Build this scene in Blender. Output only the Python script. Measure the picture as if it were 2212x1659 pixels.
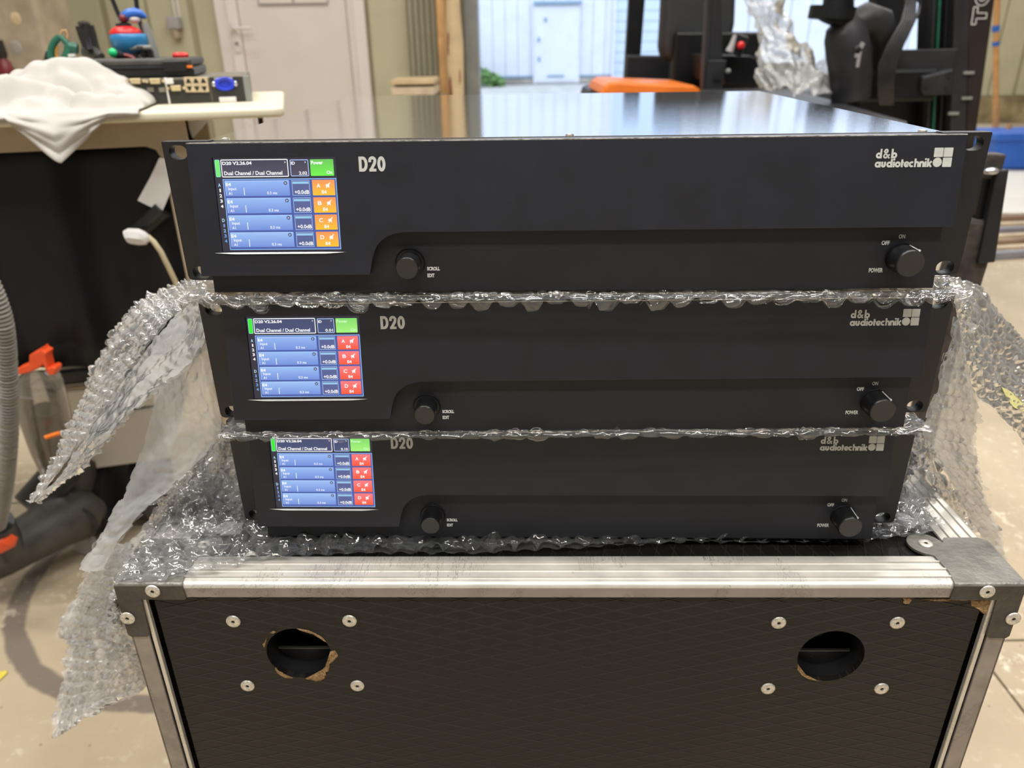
import bpy, math, random
import numpy as np
from mathutils import Vector, Matrix, noise as mnoise
random.seed(7); np.random.seed(7)
for o in list(bpy.data.objects): bpy.data.objects.remove(o)
SC = bpy.context.scene
COL = SC.collection
# ------------------------------------------------------------------ camera
H = 1.03                                   # eye height above the floor
F_PX, PITCH, ROLL = 1608.5, 0.4317, -0.0152
cp, sp, cr, sr = math.cos(PITCH), math.sin(PITCH), math.cos(ROLL), math.sin(ROLL)
fw, up, rt = Vector((0, cp, -sp)), Vector((0, sp, cp)), Vector((1, 0, 0))
right = cr*rt + sr*up; upv = -sr*rt + cr*up
cam_d = bpy.data.cameras.new('camera'); cam = bpy.data.objects.new('camera', cam_d); COL.objects.link(cam)
cam.matrix_world = Matrix(((right.x, upv.x, -fw.x, 0), (right.y, upv.y, -fw.y, 0), (right.z, upv.z, -fw.z, H), (0, 0, 0, 1)))
cam_d.sensor_width = 36; cam_d.sensor_fit = 'HORIZONTAL'; cam_d.lens = 36*F_PX/2212
cam_d.clip_start = 0.01; cam_d.clip_end = 200
cam_d.dof.use_dof = True; cam_d.dof.focus_distance = 0.47; cam_d.dof.aperture_fstop = 9.5
SC.camera = cam
# ------------------------------------------------------------------ world and exposure
W = bpy.data.worlds.new('sky'); SC.world = W; W.use_nodes = True
bg = W.node_tree.nodes['Background']; bg.inputs[0].default_value = (0.68, 0.79, 1.0, 1); bg.inputs[1].default_value = 2.3
SC.view_settings.view_transform = 'Standard'; SC.view_settings.look = 'None'
SC.view_settings.exposure = 0.0; SC.view_settings.gamma = 1; SC.view_settings.use_curve_mapping = False
SC.cycles.max_bounces = 7; SC.cycles.diffuse_bounces = 3; SC.cycles.glossy_bounces = 4
SC.cycles.transmission_bounces = 4; SC.cycles.transparent_max_bounces = 24
SC.cycles.caustics_reflective = False; SC.cycles.caustics_refractive = False
SC.cycles.use_denoising = True; SC.cycles.sample_clamp_indirect = 6
# ------------------------------------------------------------------ lamps of the hall (their housings follow further down)
LAMPS = [(-1.7, -1.0, 46), (0.1, -0.9, 40), (1.9, -1.0, 46), (-1.5, 0.5, 52), (0.1, 0.6, 44), (1.7, 0.5, 50), (-2.2, 2.4, 24), (0.2, 2.6, 22), (2.5, 2.4, 26), (-2.4, 4.5, 30), (0.2, 4.6, 24), (2.8, 4.5, 44), (3.2, 7.6, 50), (6.2, 7.6, 60)]
CEIL = 4.3
for i, (x, y, e) in enumerate(LAMPS):
    l = bpy.data.lights.new('tube_light', 'AREA'); l.shape = 'RECTANGLE'; l.size = 1.3; l.size_y = 0.24
    l.energy = e; l.color = (1.0, 0.985, 0.95)
    o = bpy.data.objects.new('tube_light', l); COL.objects.link(o); o.location = (x, y, CEIL-0.14)

# ------------------------------------------------------------------ helpers
def ray(px, py):
    a = (px-1106)/F_PX; b = -(py-829.5)/F_PX
    rr = a*cr - b*sr; u = a*sr + b*cr
    return Vector((rr, cp + u*sp, -sp + u*cp))
def at(px, py, Y): d = ray(px, py); t = Y/d.y; return Vector((d.x*t, Y, H + d.z*t))
def at_z(px, py, z): d = ray(px, py); t = (z-H)/d.z; return Vector((d.x*t, d.y*t, z))
def R(d): return math.radians(d)

def tag(o, label=None, cat=None, group=None, kind=None):
    if label: o['label'] = label
    if cat: o['category'] = cat
    if group: o['group'] = group
    if kind: o['kind'] = kind
    return o
def empty(name, loc=(0, 0, 0), rz=0, label=None, cat=None, group=None):
    o = bpy.data.objects.new(name, None); COL.objects.link(o); o.location = loc; o.rotation_euler = (0, 0, rz)
    o.empty_display_size = 0.05
    return tag(o, label, cat, group)
def copy_tree(o, parent=None):
    c = o.copy(); COL.objects.link(c)
    if parent is not None: c.parent = parent
    for ch in list(o.children): copy_tree(ch, c)
    return c

class MB:
    def __init__(s): s.v = []; s.f = []; s.c = []
    def add(s, vs, fs, col=None):
        n = len(s.v); s.v += [tuple(p) for p in vs]; s.f += [tuple(i+n for i in f) for f in fs]
        s.c += [col or (1, 1, 1)]*len(vs); return s
    def box(s, x0, x1, y0, y1, z0, z1, m=None):
        vs = [Vector((x, y, z)) for x in (x0, x1) for y in (y0, y1) for z in (z0, z1)]
        if m is not None: vs = [m @ p for p in vs]
        return s.add(vs, [(0, 1, 3, 2), (4, 6, 7, 5), (0, 4, 5, 1), (2, 3, 7, 6), (0, 2, 6, 4), (1, 5, 7, 3)])
    def beam(s, a, b, w, d, twist=0, w2=None, d2=None):
        a = Vector(a); b = Vector(b); ax = (b-a).normalized()
        ref = Vector((0, 0, 1)) if abs(ax.z) < .9 else Vector((0, 1, 0))
        u = ax.cross(ref).normalized(); v = ax.cross(u)
        u, v = u*math.cos(twist)+v*math.sin(twist), -u*math.sin(twist)+v*math.cos(twist)
        w2 = w2 or w; d2 = d2 or d; vs = []
        for p, ww, dd in ((a, w, d), (b, w2, d2)):
            for i, j in ((-1, -1), (1, -1), (1, 1), (-1, 1)): vs.append(p+u*i*ww/2+v*j*dd/2)
        return s.add(vs, [(3, 2, 1, 0), (4, 5, 6, 7), (0, 1, 5, 4), (1, 2, 6, 5), (2, 3, 7, 6), (3, 0, 4, 7)])
    def tube(s, pts, r, n=10, caps=True, mod=None):
        pts = [Vector(p) for p in pts]; N = len(pts); vs = []; fs = []
        rad = r if hasattr(r, '__len__') else [r]*N
        t0 = (pts[1]-pts[0]).normalized(); ref = Vector((0, 0, 1)) if abs(t0.z) < .9 else Vector((1, 0, 0))
        u = t0.cross(ref).normalized()
        for i, p in enumerate(pts):
            t = (pts[min(i+1, N-1)]-pts[max(i-1, 0)]).normalized()
            u = (u - t*u.dot(t)).normalized(); w = t.cross(u)
            for k in range(n):
                a = 2*math.pi*k/n; vs.append(p + (u*math.cos(a)+w*math.sin(a))*rad[i])
        for i in range(N-1):
            for k in range(n):
                a = i*n+k; b = i*n+(k+1) % n; fs.append((a, b, b+n, a+n))
        if caps: fs.append(tuple(range(n-1, -1, -1))); fs.append(tuple(range((N-1)*n, N*n)))
        return s.add(vs, fs)
    def lathe(s, prof, n=32, m=None, sx=1, sy=1, cap=True):
        """profile of (radius, height) turned about the z axis"""
        m = m or Matrix(); vs = []; fs = []
        for r, z in prof:
            for k in range(n):
                a = 2*math.pi*k/n; vs.append(m @ Vector((r*sx*math.cos(a), r*sy*math.sin(a), z)))
        P = len(prof)
        for i in range(P-1):
            for k in range(n):
                a = i*n+k; b = i*n+(k+1) % n; fs.append((a, b, b+n, a+n))
        if cap and prof[0][0] > 1e-6: fs.append(tuple(range(n-1, -1, -1)))
        if cap and prof[-1][0] > 1e-6: fs.append(tuple(range((P-1)*n, P*n)))
        return s.add(vs, fs)
    def ball(s, c, r, n=16, sx=1, sy=1, sz=1):
        prof = [(r*math.sin(math.pi*i/(n//2))+1e-7, -r*sz*math.cos(math.pi*i/(n//2))) for i in range(n//2+1)]
        return s.lathe(prof, n, Matrix.Translation(Vector(c)), sx, sy)
    def build(s, name, mat, parent=None, smooth=None, bevel=0, seg=2, loc=None, colors=False):
        me = bpy.data.meshes.new(name); me.from_pydata(s.v, [], s.f); me.update()
        if colors:
            ca = me.color_attributes.new('Col', 'FLOAT_COLOR', 'POINT')
            ca.data.foreach_set('color', np.array([(*c, 1) for c in s.c], dtype=np.float32).ravel())
        if mat: me.materials.append(mat)
        o = bpy.data.objects.new(name, me); COL.objects.link(o)
        if parent is not None: o.parent = parent
        if loc is not None: o.location = loc
        if smooth is not None:
            me.shade_smooth(); me.set_sharp_from_angle(angle=R(smooth))
        if bevel:
            b = o.modifiers.new('b', 'BEVEL'); b.width = bevel; b.segments = seg; b.limit_method = 'ANGLE'; b.angle_limit = R(40)
        return o

def curve_prism(loops, depth, bevel=0.0, res=2):
    """filled 2D outlines (with holes) extruded: returns verts (x, y, depthcoord) and faces"""
    cu = bpy.data.curves.new('tmp', 'CURVE'); cu.dimensions = '2D'; cu.fill_mode = 'BOTH'
    cu.extrude = max(depth/2-bevel, 0); cu.bevel_depth = bevel; cu.bevel_resolution = res; cu.offset = -bevel
    for lp in loops:
        sp_ = cu.splines.new('POLY'); sp_.points.add(len(lp)-1); sp_.use_cyclic_u = True
        for p, q in zip(sp_.points, lp): p.co = (q[0], q[1], 0, 1)
    o = bpy.data.objects.new('tmp', cu); COL.objects.link(o)
    dg = bpy.context.evaluated_depsgraph_get(); me = bpy.data.meshes.new_from_object(o.evaluated_get(dg))
    vs = [tuple(v.co) for v in me.vertices]; fs = [tuple(p.vertices) for p in me.polygons]
    bpy.data.objects.remove(o); bpy.data.curves.remove(cu); bpy.data.meshes.remove(me)
    return vs, fs
_tc = {}
def text2d(s, bold=0.0, spacing=1.0):
    k = (s, bold, spacing)
    if k not in _tc:
        cu = bpy.data.curves.new('tmp', 'FONT'); cu.body = s; cu.size = 1; cu.offset = bold; cu.space_character = spacing
        cu.resolution_u = 3; cu.fill_mode = 'FRONT'
        o = bpy.data.objects.new('tmp', cu); COL.objects.link(o)
        dg = bpy.context.evaluated_depsgraph_get(); me = bpy.data.meshes.new_from_object(o.evaluated_get(dg))
        vs = [(v.co.x, v.co.y) for v in me.vertices]; fs = [tuple(p.vertices) for p in me.polygons]
        bpy.data.objects.remove(o); bpy.data.curves.remove(cu); bpy.data.meshes.remove(me)
        _tc[k] = (vs, fs)
    return _tc[k]
def put_text(mb, s, x0, z0, x1, z1, fn, bold=0.012, col=(1, 1, 1), spacing=1.0):
    """fit the text's bounding box to x0..x1, z0..z1 on the surface fn(x, z)"""
    vs, fs = text2d(s, bold, spacing)
    ax = min(v[0] for v in vs); bx = max(v[0] for v in vs); az = min(v[1] for v in vs); bz = max(v[1] for v in vs)
    mb.add([fn(x0+(v[0]-ax)/(bx-ax)*(x1-x0), z0+(v[1]-az)/(bz-az)*(z1-z0)) for v in vs], fs, col)
def rrect(x0, x1, z0, z1, r, n=5):
    out = []
    for cx, cz, a0 in ((x1-r, z1-r, 0), (x0+r, z1-r, 90), (x0+r, z0+r, 180), (x1-r, z0+r, 270)):
        for i in range(n+1):
            a = R(a0+90*i/n); out.append((cx+r*math.cos(a), cz+r*math.sin(a)))
    return out
def circ(cx, cz, rx, rz=None, n=32, ph=0):
    rz = rz or rx
    return [(cx+rx*math.cos(2*math.pi*i/n+ph), cz+rz*math.sin(2*math.pi*i/n+ph)) for i in range(n)]
def slot(cx, cz, w, h, n=8):
    r = h/2; a = w/2-r
    return [(cx+a+r*math.cos(R(-90+180*i/n)), cz+r*math.sin(R(-90+180*i/n))) for i in range(n+1)] + \
           [(cx-a+r*math.cos(R(90+180*i/n)), cz+r*math.sin(R(90+180*i/n))) for i in range(n+1)]
def stroke(mb, pts, w, fn, col=(1, 1, 1), closed=False, round_ends=True):
    """a flat pen stroke of width w through 2D points"""
    P = [Vector(p) for p in pts]; n = len(P)
    L = []; Rr = []
    for i in range(n):
        a = P[(i-1) % n] if (closed or i > 0) else P[i]; b = P[(i+1) % n] if (closed or i < n-1) else P[i]
        t = (b-a).normalized(); nn = Vector((-t.y, t.x))
        k = 1.0
        if 0 < i < n-1 or closed:
            t1 = (P[i]-a).normalized(); k = 1/max(.5, nn.dot(Vector((-t1.y, t1.x))))
        L.append(P[i]+nn*w/2*k); Rr.append(P[i]-nn*w/2*k)
    vs = [fn(p.x, p.y) for p in L]+[fn(p.x, p.y) for p in Rr]
    fs = [(i, n+i, n+(i+1) % n, (i+1) % n) for i in range(n if closed else n-1)]
    mb.add(vs, fs, col)
def arc(cx, cz, rx, rz, a0, a1, n=14): return [(cx+rx*math.cos(R(a0+(a1-a0)*i/n)), cz+rz*math.sin(R(a0+(a1-a0)*i/n))) for i in range(n+1)]

# ------------------------------------------------------------------ materials
def mat(name, col, rough=.5, metal=0., var=.08, vscale=30., bump=0., bscale=120., coat=0., spec=.5, col2=None, detail=4, rvar=0., emit=None):
    m = bpy.data.materials.new(name); m.use_nodes = True; nt = m.node_tree; b = nt.nodes['Principled BSDF']
    tc = nt.nodes.new('ShaderNodeTexCoord'); nz = nt.nodes.new('ShaderNodeTexNoise'); nz.inputs['Scale'].default_value = vscale
    nz.inputs['Detail'].default_value = detail; nt.links.new(tc.outputs['Object'], nz.inputs['Vector'])
    rmp = nt.nodes.new('ShaderNodeValToRGB'); e = rmp.color_ramp.elements
    c2 = col2 or tuple(c*(1-var*2) for c in col); c1 = col if col2 else tuple(min(1, c*(1+var)) for c in col)
    e[0].color = (*c2, 1); e[1].color = (*c1, 1); e[0].position = .3; e[1].position = .7
    nt.links.new(nz.outputs[0], rmp.inputs[0]); nt.links.new(rmp.outputs[0], b.inputs['Base Color'])
    b.inputs['Roughness'].default_value = rough; b.inputs['Metallic'].default_value = metal
    b.inputs['Specular IOR Level'].default_value = spec; b.inputs['Coat Weight'].default_value = coat; b.inputs['Coat Roughness'].default_value = .08
    if rvar:
        mr = nt.nodes.new('ShaderNodeMapRange'); mr.inputs[3].default_value = rough-rvar; mr.inputs[4].default_value = rough+rvar
        nt.links.new(nz.outputs[0], mr.inputs[0]); nt.links.new(mr.outputs[0], b.inputs['Roughness'])
    if bump:
        n2 = nt.nodes.new('ShaderNodeTexNoise'); n2.inputs['Scale'].default_value = bscale; n2.inputs['Detail'].default_value = 3
        nt.links.new(tc.outputs['Object'], n2.inputs['Vector'])
        bp = nt.nodes.new('ShaderNodeBump'); bp.inputs['Strength'].default_value = bump; bp.inputs['Distance'].default_value = .002
        nt.links.new(n2.outputs[0], bp.inputs['Height']); nt.links.new(bp.outputs[0], b.inputs['Normal'])
    if emit: b.inputs['Emission Color'].default_value = (*emit[0], 1); b.inputs['Emission Strength'].default_value = emit[1]
    return m
def nodes(m): return m.node_tree.nodes, m.node_tree.links
def math_node(nt, op, a=None, b=None, c=None):
    n = nt.nodes.new('ShaderNodeMath'); n.operation = op
    for i, v in enumerate((a, b, c)):
        if v is None: continue
        if isinstance(v, (int, float)): n.inputs[i].default_value = v
        else: nt.links.new(v, n.inputs[i])
    return n.outputs[0]
def srgb(r, g, b): return tuple(((c/255)/12.92 if c/255 <= .04045 else ((c/255+.055)/1.055)**2.4) for c in (r, g, b))

M = {}
M['amp'] = mat('satin black powder coat', (.0118, .0132, .0215), .42, .0, .12, 40, .15, 2600, spec=.5)
M['amp_strip'] = mat('matte black recess paint', (.0105, .0112, .0165), .5, .0, .1, 40, .25, 2600, spec=.45)
M['ear'] = mat('black cast ear', (.013, .013, .017), .38, 0, .1, 60, .2, 2000)
M['edge'] = mat('bright top edge', (.70, .68, .64), .4, .2, .35, 300)
M['band'] = mat('grey top band', (.16, .155, .15), .28, .6, .06, 60)
M['lid'] = mat('glossy black sheet steel lid', (.72, .72, .73), .03, .95, .03, 20, .02, 900, spec=.9)
M['knob'] = mat('black knob plastic', (.010, .010, .011), .32, 0, .1, 80)
M['knob_face'] = mat('grey black knob face', (.032, .031, .03), .45, 0, .08, 90, .15, 1500)
M['print'] = mat('grey white screen print', (.62, .64, .62), .6, 0, .04, 200)
M['print_white'] = mat('white screen print', (.80, .80, .80), .6, 0, .04, 200)
M['steel_screw'] = mat('zinc screw', (.6, .58, .52), .35, .9, .1, 300)
M['rail'] = mat('worn aluminium', (.80, .765, .70), .36, .82, .06, 160, .5, 700, rvar=.12)
M['rail_old'] = mat('oxidised aluminium', (.47, .42, .385), .5, .65, .25, 90, .5, 420, rvar=.1)
M['bracket'] = mat('worn zinc corner steel', (.26, .25, .225), .46, .45, .25, 60, .4, 260, col2=(.15, .143, .13), rvar=.1)
M['bracket_front_shaded'] = mat('shaded worn corner steel', (.085, .077, .072), .45, .35, .3, 70, .4, 300, col2=(.05, .045, .042))  # same corner steel coloured darker: the front plates' shade is in the colour
M['rivet'] = mat('aluminium rivet', (.72, .69, .63), .42, .6, .15, 500, .3, 900)
M['black_inside'] = mat('black inside', (.008, .008, .010), .5, 0, .1, 20)
M['dish'] = mat('dark grey inside', (.28, .28, .26), .5, 0, .3, 30)
M['dark_hole'] = mat('rivet hole', (.02, .015, .012), .8)
M['wood_chip'] = mat('bare splintered birch ply', (.42, .26, .12), .8, 0, .3, 600, .8, 900)
M['rubber'] = mat('black rubber', (.014, .014, .016), .6)
M['black_plastic'] = mat('black plastic', (.016, .016, .018), .35, 0, .2, 30)
M['dark_plastic'] = mat('dusty dark plastic', (.075, .068, .060), .5, 0, .35, 25, .3, 90, col2=(.035, .033, .031))
M['cream_wall'] = mat('beige green wall sheet', srgb(196, 190, 160), .55, 0, .05, 3)
M['cream_wall_dark'] = mat('beige wall groove', srgb(168, 160, 128), .6, 0, .05, 3)
M['concrete_plinth'] = mat('dirty concrete plinth', srgb(176, 158, 118), .85, 0, .2, 6, .4, 60, col2=srgb(110, 100, 72))
M['pillar'] = mat('rough concrete pillar', srgb(172, 158, 136), .85, 0, .12, 9, .4, 60)
M['ceiling'] = mat('ceiling sheet', (.6, .6, .6), .7, 0, .03, 2)
M['wall_plain'] = mat('plain hall wall', (.42, .42, .41), .7, 0, .05, 2)
M['door_white'] = mat('white door paint', srgb(228, 218, 211), .4, 0, .02, 4)
M['white_paint'] = mat('white frame paint', srgb(232, 225, 220), .35, 0, .02, 4)
M['outside_white'] = mat('white metal cladding', (.80, .83, .88), .5, 0, .03, 3)
M['outside_blue'] = mat('pale blue shutter', (.66, .77, .90), .5, 0, .03, 3)
M['outside_trim'] = mat('blue grey trim', (.28, .40, .52), .6)
M['outside_base'] = mat('grey outside plinth', (.40, .37, .32), .8, 0, .2, 4)
M['asphalt'] = mat('outside paving', (.58, .56, .50), .9, 0, .15, 2)
M['leaf'] = mat('green bush leaves', (.22, .40, .12), .7, 0, .4, 12)
M['timber'] = mat('orange timber', srgb(205, 160, 105), .6, 0, .15, 8)
M['timber_pale'] = mat('pale timber', srgb(214, 190, 150), .7, 0, .1, 8)
M['red_paint'] = mat('flaked red paint', srgb(140, 45, 30), .6, 0, .3, 50)
M['grey_steel'] = mat('grey painted steel', srgb(140, 142, 138), .5, .2, .08, 10)
M['slide_door'] = mat('greyish sliding door sheet', srgb(150, 145, 125), .55, 0, .06, 6)
M['bench_top'] = mat('cream bench laminate', srgb(224, 217, 192), .4, 0, .03, 8)
M['bench_frame'] = mat('beige bench frame', srgb(178, 160, 135), .5, 0, .05, 8)
M['curtain'] = mat('black plastic sheet', (.006, .006, .009), .45, 0, .3, 6, .3, 14, spec=.3)
M['cloth'] = mat('white cotton cloth', srgb(188, 183, 177), .9, 0, .03, 20, .3, 900)
M['paper'] = mat('white paper', srgb(225, 222, 220), .8, 0, .02, 20)
M['grey_card'] = mat('grey card', srgb(170, 165, 164), .8, 0, .03, 20)
M['rack_grey'] = mat('dark grey rear panel', (.035, .034, .030), .5, .1, .1, 60)
M['rack_edge'] = mat('warm grey chassis edge', (.25, .23, .19), .4, .5, .1, 60)
M['gold'] = mat('gold plated connector', srgb(228, 208, 165), .35, .6, .05, 200)
M['port'] = mat('beige port housing', srgb(205, 186, 152), .5, 0, .05, 200)
M['silver'] = mat('silver', (.6, .6, .62), .3, .8, .05, 200)
M['blue_plug'] = mat('bright blue plastic', (.02, .05, .62), .4, 0, .1, 100)
M['tool_green'] = mat('green tool plastic', (.015, .12, .075), .4, 0, .15, 30)
M['orange_trigger'] = mat('orange trigger', (.75, .35, .02), .4)
M['red'] = mat('bright red plastic', (.72, .02, .02), .3, 0, .05, 30)
M['blue'] = mat('mid blue plastic', (.03, .22, .48), .35, 0, .06, 30)
M['blue_dark'] = mat('blue handle plastic', (.03, .14, .55), .35, 0, .06, 30)
M['green_ball'] = mat('green cap', (.01, .55, .18), .4)
M['orange'] = mat('orange truck paint', (.85, .20, .02), .4, 0, .05, 10)
M['orange_red'] = mat('orange red plastic', (.85, .09, .02), .4, 0, .05, 30)
M['truck'] = mat('dark grey truck steel', (.022, .022, .026), .5, .2, .2, 14)
M['truck_black'] = mat('black truck steel', (.004, .005, .007), .4, .0, .3, 14, spec=.35)
M['truck_brown'] = mat('brown black mast face', (.020, .014, .013), .5, .0, .2, 14, spec=.35)
M['seat'] = mat('charcoal seat vinyl', (.020, .022, .025), .6, 0, .1, 20)
M['letter'] = mat('pale lettering', (.65, .63, .60), .5)
M['hose_grey'] = mat('grey hose plastic', srgb(150, 146, 140), .4, 0, .06, 30)
M['broom'] = mat('varnished broom wood', srgb(214, 160, 100), .45, 0, .1, 20)
M['blue_tape'] = mat('blue tape', (.02, .16, .6), .5)
M['blue_crate'] = mat('blue crate plastic', (.035, .15, .62), .45, 0, .06, 8)
M['off_white'] = mat('plain off white', srgb(232, 228, 220), .6, 0, .03, 6)
M['board_brown'] = mat('brown batten', srgb(150, 125, 105), .7, 0, .15, 10)
M['board_blue'] = mat('blue grey batten', srgb(140, 140, 150), .6, 0, .1, 10)
M['board_cream'] = mat('cream batten', srgb(212, 192, 165), .7, 0, .1, 10)
M['rusty'] = mat('rusty dark steel', (.10, .085, .075), .7, .3, .5, 30, .8, 90, col2=(.03, .026, .024))
M['yellow'] = mat('yellow tape', (.75, .60, .08), .6)
M['yellow_pale'] = mat('pale yellow paper', srgb(226, 222, 150), .6)
M['red_dark'] = mat('dark red enamel', (.16, .01, .015), .4)
M['black_rough'] = mat('brown black bristle', (.02, .015, .012), .8, 0, .3, 60)
M['cream_cable'] = mat('cream cable', srgb(222, 208, 175), .5)
M['castor'] = mat('black castor', (.012, .012, .014), .5)

# screen pixels: the display emits its own colours (vertex colours = the flat picture it shows)
def screen_mat():
    m = bpy.data.materials.new('lit display pixels'); m.use_nodes = True; nt = m.node_tree; b = nt.nodes['Principled BSDF']
    a = nt.nodes.new('ShaderNodeAttribute'); a.attribute_name = 'Col'
    nt.links.new(a.outputs['Color'], b.inputs['Emission Color']); b.inputs['Emission Strength'].default_value = 1.0
    b.inputs['Base Color'].default_value = (.01, .01, .012, 1); b.inputs['Roughness'].default_value = .4
    return m
M['screen'] = screen_mat()

def diamond_mat(name, ax, az, w, h, off=0.0):
    """black phenolic ply with a raised diamond grip"""
    m = mat(name, (.0125, .0108, .0100), .42, 0, .3, 22, 0, 0, col2=(.008, .0074, .0072), spec=.28, rvar=.1)
    nt = m.node_tree; b = nt.nodes['Principled BSDF']
    tc = nt.nodes.new('ShaderNodeTexCoord'); sx = nt.nodes.new('ShaderNodeSeparateXYZ'); nt.links.new(tc.outputs['Object'], sx.inputs[0])
    X = math_node(nt, 'DIVIDE', sx.outputs[ax], w); Z = math_node(nt, 'DIVIDE', sx.outputs[az], h)
    hs = []
    for s in (1, -1):
        t = math_node(nt, 'ADD', X, math_node(nt, 'MULTIPLY', Z, s))
        fr = math_node(nt, 'FRACT', math_node(nt, 'ADD', t, 100.0+off))
        d = math_node(nt, 'ABSOLUTE', math_node(nt, 'SUBTRACT', fr, .5))
        mr = nt.nodes.new('ShaderNodeMapRange'); mr.interpolation_type = 'SMOOTHSTEP'
        mr.inputs[1].default_value = .0; mr.inputs[2].default_value = .085; mr.inputs[3].default_value = 1; mr.inputs[4].default_value = 0
        nt.links.new(d, mr.inputs[0]); hs.append(mr.outputs[0])
    g = math_node(nt, 'MAXIMUM', hs[0], hs[1])
    nz = nt.nodes.new('ShaderNodeTexNoise'); nz.inputs['Scale'].default_value = 240; nt.links.new(tc.outputs['Object'], nz.inputs['Vector'])
    pits = nt.nodes.new('ShaderNodeTexVoronoi'); pits.inputs['Scale'].default_value = 130; nt.links.new(tc.outputs['Object'], pits.inputs['Vector'])
    big = nt.nodes.new('ShaderNodeTexNoise'); big.inputs['Scale'].default_value = 14; nt.links.new(tc.outputs['Object'], big.inputs['Vector'])
    pm = math_node(nt, 'MULTIPLY', math_node(nt, 'LESS_THAN', pits.outputs[0], .16), math_node(nt, 'GREATER_THAN', big.outputs[0], .56))
    hgt = math_node(nt, 'SUBTRACT', math_node(nt, 'ADD', g, math_node(nt, 'MULTIPLY', nz.outputs[0], .35)), math_node(nt, 'MULTIPLY', pm, 1.3))
    bp = nt.nodes.new('ShaderNodeBump'); bp.inputs['Strength'].default_value = 1.0; bp.inputs['Distance'].default_value = .0006
    nt.links.new(hgt, bp.inputs['Height']); nt.links.new(bp.outputs[0], b.inputs['Normal'])
    # the rubbed crests are a bit greyer
    old = b.inputs['Base Color'].links[0].from_socket
    mx = nt.nodes.new('ShaderNodeMix'); mx.data_type = 'RGBA'; mx.inputs['B'].default_value = (.030, .026, .023, 1)
    nt.links.new(math_node(nt, 'MULTIPLY', g, .6), mx.inputs[0]); nt.links.new(old, mx.inputs['A']); nt.links.new(mx.outputs['Result'], b.inputs['Base Color'])
    return m
M['panel_front'] = diamond_mat('black diamond ply front', 0, 2, .036, .0095)
M['panel_top'] = diamond_mat('black diamond ply top', 0, 1, .0125, .040)

def scratch_mat(name, col, col2, rough, metal):
    m = mat(name, col, rough, metal, .1, 45, 0, 0, col2=col2, rvar=.12)
    nt = m.node_tree; b = nt.nodes['Principled BSDF']; tc = nt.nodes.new('ShaderNodeTexCoord')
    outs = []
    for rot, sc in ((.5, 260), (-.8, 190), (1.4, 230)):
        mp = nt.nodes.new('ShaderNodeMapping'); mp.inputs['Rotation'].default_value = (rot*.4, rot*.3, rot); mp.inputs['Scale'].default_value = (1, .09, 1)
        nt.links.new(tc.outputs['Object'], mp.inputs[0])
        nz = nt.nodes.new('ShaderNodeTexNoise'); nz.inputs['Scale'].default_value = sc; nz.inputs['Detail'].default_value = 2; nz.inputs['Distortion'].default_value = .6
        nt.links.new(mp.outputs[0], nz.inputs['Vector'])
        outs.append(math_node(nt, 'LESS_THAN', math_node(nt, 'ABSOLUTE', math_node(nt, 'SUBTRACT', nz.outputs[0], .5)), .007))
    s = math_node(nt, 'MAXIMUM', math_node(nt, 'MAXIMUM', outs[0], outs[1]), outs[2])
    gate = nt.nodes.new('ShaderNodeTexNoise'); gate.inputs['Scale'].default_value = 28; nt.links.new(tc.outputs['Object'], gate.inputs['Vector'])
    s = math_node(nt, 'MULTIPLY', s, math_node(nt, 'GREATER_THAN', gate.outputs[0], .55))
    old = b.inputs['Base Color'].links[0].from_socket
    mx = nt.nodes.new('ShaderNodeMix'); mx.data_type = 'RGBA'; mx.inputs['B'].default_value = tuple(c*.45 for c in col)+(1,)
    nt.links.new(math_node(nt, 'MULTIPLY', s, .7), mx.inputs[0]); nt.links.new(old, mx.inputs['A']); nt.links.new(mx.outputs['Result'], b.inputs['Base Color'])
    bp = nt.nodes.new('ShaderNodeBump'); bp.inputs['Strength'].default_value = .5; bp.inputs['Distance'].default_value = .0003; bp.invert = True
    nt.links.new(s, bp.inputs['Height']); nt.links.new(bp.outputs[0], b.inputs['Normal'])
    return m
M['rail'] = scratch_mat('scratched aluminium', (.74, .71, .65), (.60, .57, .52), .36, .5)
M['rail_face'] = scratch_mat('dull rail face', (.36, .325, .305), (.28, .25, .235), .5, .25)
M['rail_old'] = scratch_mat('scuffed side aluminium', (.40, .36, .335), (.26, .23, .21), .5, .4)

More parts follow.
